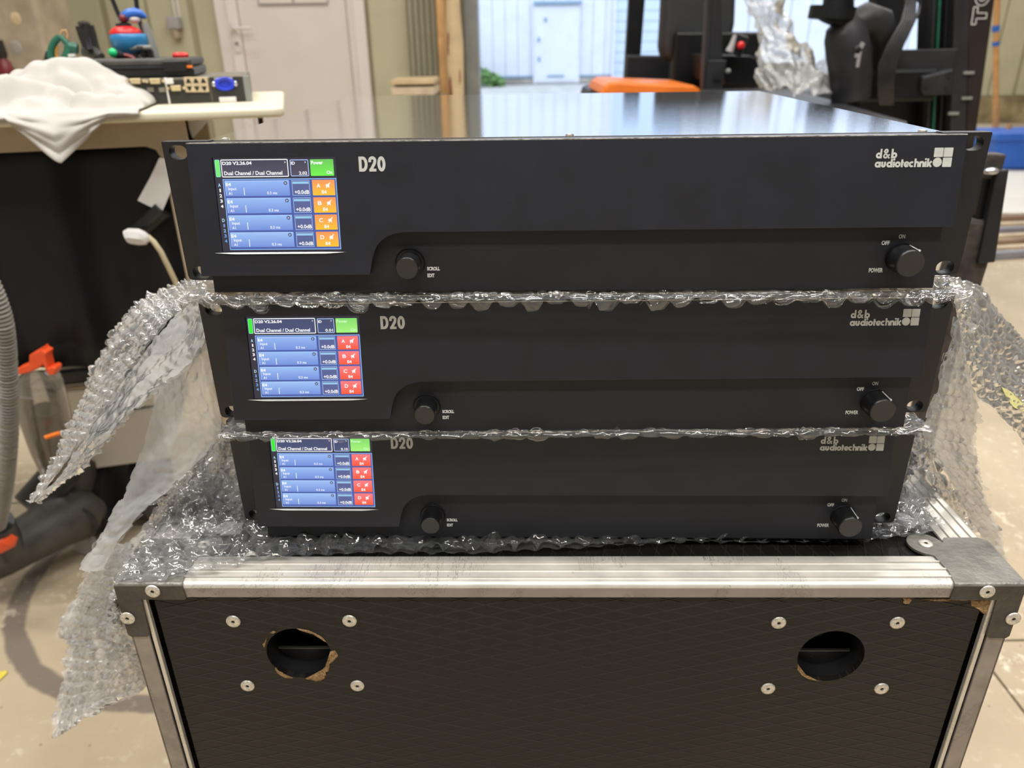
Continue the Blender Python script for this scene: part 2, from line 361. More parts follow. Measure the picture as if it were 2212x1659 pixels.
def film_mat(name, tint, milk, edge, gloss=1.6, rough=.09, clear=.97):
    """thin polythene: see-through, milky by haze and where seen edge-on, with a sharp sheen"""
    m = bpy.data.materials.new(name); m.use_nodes = True; nt = m.node_tree
    for n in list(nt.nodes): nt.nodes.remove(n)
    out = nt.nodes.new('ShaderNodeOutputMaterial')
    tr = nt.nodes.new('ShaderNodeBsdfTransparent'); tr.inputs[0].default_value = (clear, clear, clear, 1)
    gl = nt.nodes.new('ShaderNodeBsdfGlossy'); gl.inputs['Roughness'].default_value = rough; gl.inputs[0].default_value = (1, 1, 1, 1)
    df = nt.nodes.new('ShaderNodeBsdfDiffuse'); df.inputs[0].default_value = (*tint, 1)
    tl = nt.nodes.new('ShaderNodeBsdfTranslucent'); tl.inputs[0].default_value = (*tint, 1)
    m1 = nt.nodes.new('ShaderNodeMixShader'); m1.inputs[0].default_value = .45
    nt.links.new(df.outputs[0], m1.inputs[1]); nt.links.new(tl.outputs[0], m1.inputs[2])
    lw = nt.nodes.new('ShaderNodeLayerWeight'); lw.inputs['Blend'].default_value = .4
    tc = nt.nodes.new('ShaderNodeTexCoord'); nz = nt.nodes.new('ShaderNodeTexNoise'); nz.inputs['Scale'].default_value = 45; nz.inputs['Detail'].default_value = 3
    nt.links.new(tc.outputs['Object'], nz.inputs['Vector'])
    f = nt.nodes.new('ShaderNodeMapRange'); f.inputs[3].default_value = milk; f.inputs[4].default_value = edge
    nt.links.new(math_node(nt, 'POWER', lw.outputs['Facing'], 2.2), f.inputs[0])
    f2 = math_node(nt, 'MULTIPLY', f.outputs[0], math_node(nt, 'ADD', .65, math_node(nt, 'MULTIPLY', nz.outputs[0], .7)))
    m2 = nt.nodes.new('ShaderNodeMixShader'); nt.links.new(f2, m2.inputs[0]); nt.links.new(tr.outputs[0], m2.inputs[1]); nt.links.new(m1.outputs[0], m2.inputs[2])
    fr = nt.nodes.new('ShaderNodeFresnel'); fr.inputs['IOR'].default_value = 1.5
    m3 = nt.nodes.new('ShaderNodeMixShader'); nt.links.new(math_node(nt, 'MINIMUM', math_node(nt, 'MULTIPLY', fr.outputs[0], gloss), .9), m3.inputs[0])
    nt.links.new(m2.outputs[0], m3.inputs[1]); nt.links.new(gl.outputs[0], m3.inputs[2])
    nt.links.new(m3.outputs[0], out.inputs[0])
    return m
M['film'] = film_mat('clear wrap film', (.86, .88, .92), .05, .45)
M['bubbles'] = film_mat('clear wrap bubbles', (.88, .90, .94), .04, .60, 1.8, .06)
M['film_milky'] = film_mat('milky wrap film', (.97, .97, .965), .36, .80, 2.2, .07)
M['bubbles_milky'] = film_mat('milky wrap bubbles', (.97, .97, .97), .18, .80, 1.7, .07)
M['bubbles_soft'] = film_mat('soft milky wrap bubbles', (.98, .975, .96), .30, .55, .8, .10)
M['film_glassy'] = film_mat('glassy wrap film', (.86, .89, .91), .16, .6, 1.6, .1)
M['film_far'] = film_mat('hazy wrap film', (.90, .90, .88), .40, .8, 1.0, .2)
M['tank'] = film_mat('smoky clear plastic', (.45, .40, .34), .35, .8, 1.2, .1)

# ------------------------------------------------------------------ floor
def floor_mat():
    m = mat('worn concrete floor', srgb(194, 178, 152), .55, 0, .1, 2.6, .5, 45, col2=srgb(170, 152, 126), detail=8, rvar=.12)
    nt = m.node_tree; b = nt.nodes['Principled BSDF']; tc = nt.nodes.new('ShaderNodeTexCoord')
    old = b.inputs['Base Color'].links[0].from_socket
    sp_ = nt.nodes.new('ShaderNodeSeparateXYZ'); nt.links.new(tc.outputs['Object'], sp_.inputs[0])
    x, y = sp_.outputs[0], sp_.outputs[1]
    dn = nt.nodes.new('ShaderNodeTexNoise'); dn.inputs['Scale'].default_value = 18; dn.inputs['Detail'].default_value = 5; nt.links.new(tc.outputs['Object'], dn.inputs['Vector'])
    wob = math_node(nt, 'MULTIPLY', math_node(nt, 'SUBTRACT', dn.outputs[0], .5), .02)
    # black tyre mark: an arc worn into the concrete
    c, r, w = TYRE
    dx = math_node(nt, 'SUBTRACT', x, c[0]); dy = math_node(nt, 'SUBTRACT', y, c[1])
    rad = math_node(nt, 'SQRT', math_node(nt, 'ADD', math_node(nt, 'MULTIPLY', dx, dx), math_node(nt, 'MULTIPLY', dy, dy)))
    dd = math_node(nt, 'ABSOLUTE', math_node(nt, 'ADD', math_node(nt, 'SUBTRACT', rad, r), wob))
    mr = nt.nodes.new('ShaderNodeMapRange'); mr.interpolation_type = 'SMOOTHSTEP'; mr.inputs[1].default_value = w*.75; mr.inputs[2].default_value = w*1.15
    mr.inputs[3].default_value = 1; mr.inputs[4].default_value = 0; nt.links.new(dd, mr.inputs[0])
    tm = math_node(nt, 'MULTIPLY', mr.outputs[0], .9)
    mx = nt.nodes.new('ShaderNodeMix'); mx.data_type = 'RGBA'; mx.inputs['B'].default_value = (*srgb(112, 101, 92), 1)
    nt.links.new(tm, mx.inputs[0]); nt.links.new(old, mx.inputs['A'])
    # pale scuffs
    sc = nt.nodes.new('ShaderNodeTexNoise'); sc.inputs['Scale'].default_value = 38; sc.inputs['Detail'].default_value = 6; sc.inputs['Roughness'].default_value = .7
    nt.links.new(tc.outputs['Object'], sc.inputs['Vector'])
    g2 = nt.nodes.new('ShaderNodeTexNoise'); g2.inputs['Scale'].default_value = 4; nt.links.new(tc.outputs['Object'], g2.inputs['Vector'])
    sm = nt.nodes.new('ShaderNodeMapRange'); sm.inputs[1].default_value = .54; sm.inputs[2].default_value = .62; nt.links.new(sc.outputs[0], sm.inputs[0])
    sg = nt.nodes.new('ShaderNodeMapRange'); sg.inputs[1].default_value = .45; sg.inputs[2].default_value = .6; nt.links.new(g2.outputs[0], sg.inputs[0])
    mx2 = nt.nodes.new('ShaderNodeMix'); mx2.data_type = 'RGBA'; mx2.inputs['B'].default_value = (*srgb(226, 216, 192), 1)
    nt.links.new(math_node(nt, 'MULTIPLY', math_node(nt, 'MULTIPLY', sm.outputs[0], sg.outputs[0]), .85), mx2.inputs[0]); nt.links.new(mx.outputs['Result'], mx2.inputs['A'])
    # small dark specks
    vo = nt.nodes.new('ShaderNodeTexVoronoi'); vo.inputs['Scale'].default_value = 26; nt.links.new(tc.outputs['Object'], vo.inputs['Vector'])
    sk = math_node(nt, 'MULTIPLY', math_node(nt, 'LESS_THAN', vo.outputs[0], .07), .5)
    mx3 = nt.nodes.new('ShaderNodeMix'); mx3.data_type = 'RGBA'; mx3.inputs['B'].default_value = (*srgb(110, 92, 68), 1)
    nt.links.new(sk, mx3.inputs[0]); nt.links.new(mx2.outputs['Result'], mx3.inputs['A'])
    nt.links.new(mx3.outputs['Result'], b.inputs['Base Color'])
    return m
def circle3(a, b, c):
    A = np.array([[2*(b.x-a.x), 2*(b.y-a.y)], [2*(c.x-a.x), 2*(c.y-a.y)]]); q = np.array([b.x**2-a.x**2+b.y**2-a.y**2, c.x**2-a.x**2+c.y**2-a.y**2])
    s = np.linalg.solve(A, q); return (float(s[0]), float(s[1])), float(math.hypot(a.x-s[0], a.y-s[1]))
cc, rr_ = circle3(at_z(46, 1290, 0), at_z(105, 1475, 0), at_z(300, 1520, 0))
TYRE = (cc, rr_, .021)
M['floor'] = floor_mat()
XL, XR, YB, YF = -4.4, 8.6, -3.6, 6.2; YR = 10.0
def struct(name, mb, m, parent=None, **k):
    o = mb.build(name, m, parent, **k)
    if parent is None: o['kind'] = 'structure'
    return o
# floor slabs with real joints
fl = empty('floor'); fl['kind'] = 'structure'
struct('screed', MB().box(XL, XR, YB, YR+.1, -.12, -.008), M['outside_base'], fl)
ja, jb = at_z(2150, 1490, 0), at_z(2212, 1560, 0)
def slab(pts): return MB().add([(x, y, 0) for x, y in pts]+[(x, y, -.01) for x, y in pts],
    [tuple(range(len(pts)))]+[(i, i+len(pts), (i+1) % len(pts)+len(pts), (i+1) % len(pts)) for i in range(len(pts))])
g = .003
xs = [XL, -1.62, ja.x+.02, 2.9, 5.6, XR]; ys = [YB, 1.46, 3.9, YF+.1]
ys = [YB, at_z(2212, 1383, 0).y, 2.3, 4.2, 7.0, YR+.1]
for i in range(len(xs)-1):
    yy = ys if i > 1 else [YB, at_z(100, 1086, 0).y]+ys[3:]
    for j in range(len(yy)-1):
        slab([(xs[i]+g, yy[j]+g), (xs[i+1]-g, yy[j]+g), (xs[i+1]-g, yy[j+1]-g), (xs[i]+g, yy[j+1]-g)]).build('slab', M['floor'], fl)

# ------------------------------------------------------------------ hall shell
JL = at(998, 100, 6.2).x + .06              # left jamb of the big opening
JR = at(2088, 150, YR).x; JL2 = at(1004, 100, YR).x
def ribbed_wall(root, x0, x1, y, z0, z1, skip=None):
    """sheet cladding: one panel per 0.62 m bay with a recessed groove between"""
    x = x0
    while x < x1-.02:
        xe = min(x+.60, x1)
        for a, b in ((x, min(x+.285, xe)), (min(x+.305, xe), xe)):
            if b-a > .01:
                if skip and b > skip[0] and a < skip[1]:
                    if a < skip[0]: MB().box(a, skip[0], y-.018, y, z0, z1).build('panel', M['cream_wall'], root, bevel=.004)
                    if b > skip[1]: MB().box(skip[1], b, y-.018, y, z0, z1).build('panel', M['cream_wall'], root, bevel=.004)
                    MB().box(max(a, skip[0]), min(b, skip[1]), y-.018, y, skip[2], z1).build('panel', M['cream_wall'], root, bevel=.004)
                else: MB().box(a, b, y-.018, y, z0, z1).build('panel', M['cream_wall'], root, bevel=.004)
        x += .645
DL, DR = at(467, 2, 6.2).x, at(797, 100, 6.2).x
wb = empty('wall_back'); wb['kind'] = 'structure'
struct('backing', MB().box(XL, JL, 6.2, 6.34, 0, CEIL).box(JR, XR, YR, YR+.14, 0, CEIL).box(JL2, JR, YR, YR+.14, 3.8, CEIL).add([(JL, 6.34, 0), (JL2, YR+.14, 0), (JL2, YR+.14, CEIL), (JL, 6.34, CEIL), (JL-.12, 6.34, 0), (JL2-.12, YR+.14, 0), (JL2-.12, YR+.14, CEIL), (JL-.12, 6.34, CEIL)], [(0, 3, 2, 1), (4, 5, 6, 7), (3, 7, 6, 2), (0, 1, 5, 4)]), M['cream_wall_dark'], wb)
ribbed_wall(wb, at(228, 2, 6.2).x-.645*3, JL-.02, 6.2, .0, CEIL, (DL, DR, 2.25))
ribbed_wall(wb, JR+.03, XR, YR, .32, CEIL)
struct('plinth', MB().box(JR, XR, YR-.06, YR, 0, .31), M['concrete_plinth'], wb, bevel=.01)
struct('wall_left', MB().box(XL-.1, XL, YB, YF+.14, 0, CEIL), M['wall_plain'])
struct('wall_right', MB().box(XR, XR+.1, YB, YR+.1, 0, CEIL), M['wall_plain'])
struct('wall_front', MB().box(XL, XR, YB-.1, YB, 0, CEIL), M['wall_plain'])
struct('ceiling', MB().box(XL-.1, XR+.1, YB-.1, YR+.15, CEIL, CEIL+.1), M['ceiling'])
struct('trim_1', MB().box(JL-.03, JL+.07, 6.02, 6.36, 0, 3.4), M['grey_steel'], bevel=.006)
# side door
d1 = empty('door_1'); d1['kind'] = 'structure'
LL, LR = at(515, 2, 6.2).x, at(751, 2, 6.2).x
mb = MB().box(DL, LL, 6.13, 6.19, 0, 2.25).box(LR, DR, 6.13, 6.19, 0, 2.25).box(DL, DR, 6.13, 6.19, 2.12, 2.25)
mb.build('door_frame', M['white_paint'], d1, bevel=.006)
MB().box(DL+.09, DL+.1, 6.115, 6.13, 0, 2.25).box(DR-.1, DR-.085, 6.115, 6.13, 0, 2.25).build('frame_lip', M['white_paint'], d1, bevel=.002)
MB().box(LL+.004, LR-.004, 6.15, 6.185, .01, 2.11).build('door_leaf', M['door_white'], d1, bevel=.004)
MB().box(LR-.004, LR, 6.135, 6.15, .01, 2.11).build('hinge_gap', M['grey_steel'], d1)
hp = at(507, 62, 6.12)
MB().box(hp.x-.02, hp.x+.02, 6.118, 6.13, hp.z-.16, hp.z+.05).build('handle_plate', M['white_paint'], d1, bevel=.003)
MB().tube([(hp.x, 6.12, hp.z), (hp.x, 6.07, hp.z), (hp.x+.02, 6.06, hp.z), (hp.x+.14, 6.06, hp.z)], .011, 10).build('handle', M['white_paint'], d1, smooth=50)
MB().lathe([(.010, 0), (.012, .004), (.006, .008)], 12, Matrix.Translation((hp.x, 6.118, hp.z-.10)) @ Matrix.Rotation(R(90), 4, 'X')).build('keyhole', M['bracket'], d1)
# framed notice on the door
nx0, nx1 = at(557, 5, 6.14).x, at(709, 5, 6.14).x; nz = at(600, 11, 6.14).z
nb = empty('notice_frame', (0, 0, 0), 0, 'flat white notice holder with two sheets high on the white door', 'notice')
MB().box(nx0, nx1, 6.138, 6.15, nz, nz+.32).build('holder', M['grey_card'], nb, bevel=.002)
for k in range(2):
    a = nx0+.012+k*(nx1-nx0)/2; MB().box(a, a+(nx1-nx0)/2-.02, 6.134, 6.138, nz+.012, nz+.31).build('sheet', M['door_white'], nb)
# grey socket box on the wall with its conduit
sb = empty('socket_box', (0, 0, 0), 0, 'small grey socket box with a plug below on ribbed wall by the door', 'socket')
p0, p1 = at(365, 36, 6.16), at(396, 64, 6.16)
MB().box(p0.x, p1.x, 6.08, 6.18, p1.z, p0.z).build('box_cover', M['grey_card'], sb, bevel=.012)
MB().box(p0.x+.03, p1.x-.02, 6.09, 6.18, p1.z-.06, p1.z).build('plug', M['bench_frame'], sb, bevel=.008)
for dx in (.045, .075): MB().tube([(p0.x+dx, 6.17, p0.z-.01), (p0.x+dx, 6.17, 2.6)], .008, 8).build('conduit', M['white_paint'], sb, smooth=50)
# sliding door leaf beside the jamb
a, b = at(885, 100, 6.06).x, at(946, 100, 6.06).x
sd = empty('door_2'); sd['kind'] = 'structure'
for k in range(5):
    w = (b-a)/5; MB().box(a+k*w+.006, a+(k+1)*w-.006, 6.03, 6.055, 0, 3.3).build('panel', M['slide_door'], sd, bevel=.006)
MB().box(a, b, 6.055, 6.07, 0, 3.3).build('backing', M['cream_wall_dark'], sd)
# timber post splashed with red paint
wp = empty('timber_post', (0, 0, 0), 0, 'pale timber post splashed with dark red paint beside the big opening', 'post')
a, b = at(946, 100, 5.85).x, at(987, 100, 5.85).x
mm = (a+b)/2
MB().box(a, mm-.005, 5.86, 5.97, 0, 3.2).build('board', M['timber'], wp, bevel=.004)
MB().tube([(mm+.05, 5.84, z*.25) for z in range(14)], [.058+.008*math.sin(z*2.1) for z in range(14)], 14).build('log', M['timber_pale'], wp, smooth=60)
for (px, py, w, h) in ((978, 95, .04, .12), (982, 118, .03, .16), (986, 160, .03, .12), (976, 190, .018, .1), (972, 108, .02, .06)):
    q = at(px, py, 5.79)
    MB().ball((q.x, 5.795, q.z), w, 12, 1, .28, h/w).build('paint_splash', M['red_paint'], wp, smooth=60)
bx = empty('timber_bundle', (0, 0, 0), 0, 'pale wooden crate of battens on the floor below the sliding door', 'crate')
q0, q1 = at(845, 172, 5.4), at(940, 204, 5.4)
MB().box(q0.x, q1.x, 5.35, 5.8, q0.z-.03, q0.z).build('top_board', M['timber_pale'], bx, bevel=.003)
MB().box(q0.x+.02, q1.x, 5.42, 5.78, q1.z+.05, q0.z-.03).build('side', M['board_brown'], bx)
MB().box(q0.x, q1.x, 5.35, 5.8, q1.z, q1.z+.05).build('bottom_board', M['board_cream'], bx, bevel=.003)
for k in range(3): MB().box(q0.x+.02+k*.15, q0.x+.07+k*.15, 5.4, 5.46, 0, q1.z).build('leg', M['board_brown'], bx)

# ------------------------------------------------------------------ outside
yo = 21.0
struct('ground_outside', MB().box(-14, 24, 6.36, 34, -.14, -.012), M['asphalt'])['kind'] = 'structure'
sh = empty('warehouse', (0, 0, 0), 0, 'white and pale blue metal clad building across the yard', 'building')
zb = at(1100, 165, yo).z
x0, x1 = -9.0, at(1322, 100, yo).x
MB().box(x0, 16, yo+.05, yo+2.5, 0, 6).build('wall', M['outside_white'], sh)
x2_ = at(1480, 100, yo).x
k = x0
while k < x1: MB().box(k+.005, min(k+.315, x1), yo+.02, yo+.05, zb, 6).build('panel', M['outside_white'], sh, bevel=.012); k += .32
MB().box(x0, x1, yo-.04, yo+.05, 0, zb-.06).build('plinth', M['outside_base'], sh)
MB().box(x0, x1, yo-.02, yo+.05, zb-.04, zb).build('drip_trim', M['outside_trim'], sh)
zz = 0
while zz < 6: MB().box(x1+.05, x2_, yo+.01, yo+.05, zz+.005, zz+.235).build('slat', M['outside_blue'], sh, bevel=.01); zz += .24
k = x2_+.02
while k < 15.9: MB().box(k+.01, k+.50, yo+.01, yo+.05, 0, 6).build('panel', M['outside_white'], sh, bevel=.01); k += .52
MB().box(x1, x1+.06, yo-.08, yo+.06, 0, 6).build('corner_trim', M['outside_white'], sh)
da, db = at(1157, 100, yo-.1).x, at(1248, 100, yo-.1).x; dt = at(1200, 12, yo-.1).z
MB().box(da-.06, db+.06, yo-.10, yo, .0, dt+.1).build('door_frame', M['outside_white'], sh, bevel=.02)
MB().box(da, db, yo-.13, yo-.1, .05, dt).build('door', M['outside_white'], sh, bevel=.01)
MB().box(da-.06, db+.08, yo-.2, yo-.1, dt+.02, dt+.10).build('lintel', M['outside_trim'], sh)
MB().box(da+.3, db-.35, yo-.15, yo-.13, .16, .21).build('vent', M['outside_trim'], sh)
for (dx, dz) in ((.05, 1.0), (.22, 1.45), (.06, .55)): MB().box(da+dx, da+dx+.06, yo-.16, yo-.13, dz, dz+.1).build('hinge', M['outside_trim'], sh)
bu = empty('bush', at_z(1022, 200, 0), 0, 'low green bush growing against the far white wall', 'bush')
mbf = MB(); cb = at(1030, 183, yo-.6)
for i in range(700):
    p = Vector((cb.x-1.3+random.random()*2.0, yo-.4-random.random()*.8, 0)); hgt = .62*(1-abs(p.x-cb.x+.25)/1.3)
    if hgt < .05: continue
    p.z = random.random()*hgt; s = .05+.05*random.random(); a = random.random()*6.28
    u = Vector((math.cos(a), math.sin(a), random.uniform(-.5, .5)))*s; w = Vector((-math.sin(a)*.5, math.cos(a)*.5, random.uniform(.2, 1)))*s
    mbf.add([p-u, p-w*.4, p+u, p+w], [(0, 1, 2, 3)])
o = mbf.build('foliage', M['leaf'], bu); o.matrix_parent_inverse = Matrix.Translation(-bu.location); o['kind'] = 'stuff'
MB().tube([(cb.x-.2, yo-.8, 0), (cb.x-.15, yo-.8, .4)], .02, 6).build('stem', M['board_brown'], bu).matrix_parent_inverse = Matrix.Translation(-bu.location)

# ceiling lamp housings
proto = None
for i, (x, y, e) in enumerate(LAMPS):
    if proto is None:
        proto = empty('ceiling_light', (x, y, CEIL), 0, 'long white tube lamp on the hall ceiling', 'lamp', 'tube lamps on the ceiling')
        MB().box(-.70, .70, -.15, .15, -.10, 0).build('housing', M['white_paint'], proto, bevel=.01)
        o = MB().box(-.66, .66, -.125, .125, -.125, -.10).build('diffuser', mat('lamp diffuser', (.9, .9, .88), .5, emit=((1, .95, .86), 3.0)), proto, bevel=.006)
    else:
        c = copy_tree(proto); c.location = (x, y, CEIL)
# ------------------------------------------------------------------ flight case
CZ = H-.335; CYAW = math.atan2(394.4-408.6, 614.7); CX0, CY0 = .0333, .4015
CW, CD, CH = .3075, .52, CZ-.10
case = empty('flight_case', (CX0, CY0, .0), CYAW, 'black flight case with worn aluminium edges under the three amplifiers', 'flight case')
def cl(px, py, dep=0.0):
    """pixel -> point on the case front (case coordinates), dep behind its front plane"""
    c, s = math.cos(CYAW), math.sin(CYAW); d = ray(px, py)
    dy = -d.x*s + d.y*c; oy = CX0*s - CY0*c + 0.0; t = (dep-oy)/dy
    wx, wy, wz = d.x*t-CX0, d.y*t-CY0, H+d.z*t
    return Vector((wx*c+wy*s, -wx*s+wy*c, wz))
REC = .0025
h1, h2 = cl(646, 1412, REC), cl(1795, 1418, REC)
HR = .0235
# front board with the two round holes, built as a real cut-out
xi = CW-.022
def z_of(l): return l
loops = [[(-xi, .11), (xi, .11), (xi, CZ-.010), (-xi, CZ-.010)], circ(h1.x, h1.z, HR, n=48), circ(h2.x, h2.z, HR, n=48)]
vs, fs = curve_prism(loops, .009)
mb = MB(); mb.add([(v[0], REC+.0045-v[2], v[1]) for v in vs], [tuple(reversed(f)) for f in fs])
mb.build('front_panel', M['panel_front'], case, bevel=0)
# cups behind the holes: tube, half closed by a flap
for hc in (h1, h2):
    cup = MB(); n = 40
    cup.lathe([(HR-.0003, 0), (HR-.0003, .012), (HR+.004, .013), (HR+.004, .060), (.0, .060)], n, Matrix.Translation((hc.x, REC+.004, hc.z)) @ Matrix.Rotation(R(-90), 4, 'X'), cap=False)
    o = cup.build('handle_hole', M['black_inside'], case, smooth=40)
    MB().box(hc.x-.024, hc.x+.024, REC+.0160, REC+.0175, hc.z-.034, hc.z-.0100).build('flap', M['black_plastic'], o, bevel=.0004)
    MB().box(hc.x-.024, hc.x+.024, REC+.0154, REC+.0176, hc.z-.0102, hc.z-.0096).build('flap_edge', M['grey_steel'], o)
    MB().beam((hc.x-.010, REC+.0158, hc.z-.0125), (hc.x-.002, REC+.0158, hc.z-.0185), .0004, .0004).beam((hc.x-.002, REC+.0158, hc.z-.0185), (hc.x+.004, REC+.0158, hc.z-.0155), .0004, .0004).build('scratch', M['dark_plastic'], o)
    s_h = 1 if hc is h1 else -1
    MB().ball((hc.x+s_h*.006, REC+.046, hc.z-.010), .026, 28, 1, .35, .66).build('inner_dish', M['dish'], o, smooth=60)
# splintered wood round the left hole and at the right upper corner
def chip(pts, y, th=.0012, name='chipped_wood'):
    c = Vector((sum(p[0] for p in pts)/len(pts), 0, sum(p[1] for p in pts)/len(pts))); n = len(pts); mbc = MB()
    vs = [(p[0], y, p[1]) for p in pts]+[(c.x+(p[0]-c.x)*.8+random.uniform(-.0004, .0004), y-th*random.uniform(.3, 1), c.z+(p[1]-c.z)*.8) for p in pts]+[(c.x, y-th*.4, c.z)]
    mbc.add(vs, [(i, (i+1) % n, n+(i+1) % n, n+i) for i in range(n)]+[(n+i, n+(i+1) % n, 2*n) for i in range(n)])
    mbc.build(name, M['wood_chip'], case, bevel=0)
def jag(pxs, k=3, amp=.0006):
    P = [cl(x, y, REC) for x, y in pxs]; out = []
    for i in range(len(P)):
        a, b = P[i], P[(i+1) % len(P)]
        for j in range(k): t = j/k; out.append((a.x+(b.x-a.x)*t+random.uniform(-amp, amp), a.z+(b.z-a.z)*t+random.uniform(-amp, amp)))
    return out
chip(jag([(714, 1406), (721, 1404), (728, 1409), (729, 1417), (724, 1424), (716, 1422), (712, 1430), (711, 1440), (708, 1449), (702, 1452), (706, 1459), (700, 1465), (692, 1471), (684, 1471), (672, 1468), (658, 1465), (672, 1461), (690, 1452), (704, 1438), (712, 1422)], 2), REC-.0001)
chip(jag([(567, 1391), (571, 1386), (578, 1376), (576, 1383), (572, 1392), (571, 1399)], 2, .0003), REC-.0001)
chip(jag([(594, 1440), (602, 1449), (616, 1456), (634, 1464), (626, 1466), (610, 1461), (597, 1451)], 2, .0003), REC-.0001)
chip(jag([(583, 1366), (590, 1363), (597, 1364), (588, 1368)], 2, .0003), REC-.0001)
chip(jag([(640, 1357), (666, 1361), (694, 1374), (706, 1388), (698, 1378), (680, 1367), (660, 1361)], 2, .0002), REC-.0001)
chip(jag([(1722, 1432), (1730, 1450), (1748, 1464), (1772, 1471), (1750, 1468), (1732, 1459), (1723, 1446)], 2, .0003), REC-.0001)
chip(jag([(2096, 1293), (2146, 1295), (2147, 1302), (2136, 1329), (2122, 1325), (2108, 1312), (2100, 1308)], 3), REC-.0001)
chip(jag([(1950, 1291), (1971, 1292), (1963, 1304), (1952, 1304)], 3), REC-.0001)
chip(jag([(1971, 1292), (2096, 1293), (2090, 1297), (2000, 1296)], 3, .0003), REC-.0001)
chip(jag([(316, 1296), (322, 1300), (320, 1312), (318, 1308)], 3, .0003), REC-.0001)
chip(jag([(325, 1336), (330, 1350), (335, 1363), (331, 1358)], 3, .0003), REC-.0001)
# top board, side boards, back, bottom
T = .0022
MB().box(-CW+.02, CW-.02, .029, CD-.03, CZ-.009, CZ-.0022).build('top_panel', M['panel_top'], case)
MB().box(-CW+.003, -CW+.011, .02, CD-.02, .11, CZ-.01).build('side_panel', M['panel_front'], case); MB().box(CW-.011, CW-.003, .02, CD-.02, .11, CZ-.01).build('side_panel', M['panel_front'], case)
MB().box(-CW+.01, CW-.01, CD-.011, CD-.004, .11, CZ-.01).box(-CW+.01, CW-.01, .02, CD-.02, .108, .115).build('back_panel', M['panel_front'], case)
# grooved aluminium edge profiles: section drawn in (across, height) and swept along x
def rail_section():
    # y back from the front face, z down from the top
    pts = [(.0004, -.0040), (.0, -.0035)]
    pts += [(.0035-.0035*math.cos(R(a)), -.0035+.0035*math.sin(R(a))) for a in range(15, 91, 15)]
    y = .0062
    for k in range(3):
        pts += [(y, 0), (y+.0005, .0012), (y+.0017, .0012), (y+.0023, 0)]; y += .0079
    pts += [(.0300, 0), (.0304, -.0012), (.0300, -.0022), (.0022, -.0022), (.0022, -.0040)]
    return pts
def sweep_x(mb, sec, x0, x1, fn, nseg=1):
    n = len(sec); vs = []
    for i in range(nseg+1):
        x = x0+(x1-x0)*i/nseg
        vs += [fn(x, p[0], p[1]) for p in sec]
    fs = []
    for i in range(nseg):
        for k in range(n): a = i*n+k; b = i*n+(k+1) % n; fs.append((a, a+n, b+n, b))
    fs += [tuple(range(n)), tuple(range(nseg*n+n-1, nseg*n-1, -1))]
    mb.add(vs, fs)
sec = rail_section()
mb = MB(); sweep_x(mb, sec, -CW+.006, CW-.006, lambda x, y, z: (x, y, CZ+z)); mb.build('edge_rail', M['rail'], case, smooth=35)['label'] = 'bright grooved aluminium top front edge'
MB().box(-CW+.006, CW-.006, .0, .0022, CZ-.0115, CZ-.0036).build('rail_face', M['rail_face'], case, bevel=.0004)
mb = MB(); sweep_x(mb, sec, .03, CD-.03, lambda x, y, z: (-CW+y, x, CZ+z)); mb.build('edge_rail', M['rail'], case, smooth=35)
mb = MB(); sweep_x(mb, sec, .03, CD-.03, lambda x, y, z: (CW-y, x, CZ+z)); mb.build('edge_rail', M['rail'], case, smooth=35)
mb = MB(); sweep_x(mb, sec, -CW+.03, CW-.03, lambda x, y, z: (x, CD-y, CZ+z)); mb.build('edge_rail', M['rail'], case, smooth=35)
sec2 = [(0, 0), (.0, .0125), (.0018, .0135), (.0022, .0125), (.0022, .0022), (.030, .0022), (.030, 0), (.0035, 0)]
for s in (-1, 1):
    # upright corner angle: outer flange on the side, inner flange on the front
    mb = MB()
    w = .0128
    mb.box(min(s*(CW-w), s*CW), max(s*(CW-w), s*CW), .0, .0022, .10, CZ-.012)
    mb.box(min(s*(CW-.0022), s*CW), max(s*(CW-.0022), s*CW), .0, .030, .10, CZ-.012)
    mb.build('upright_rail', M['rail_old'], case, bevel=.0006)
    mb = MB().box(min(s*(CW-.0175), s*(CW-.0145)), max(s*(CW-.0175), s*(CW-.0145)), .0004, .004, .11, CZ-.012)
    mb.build('inner_lip', M['rail'], case, bevel=.0006)
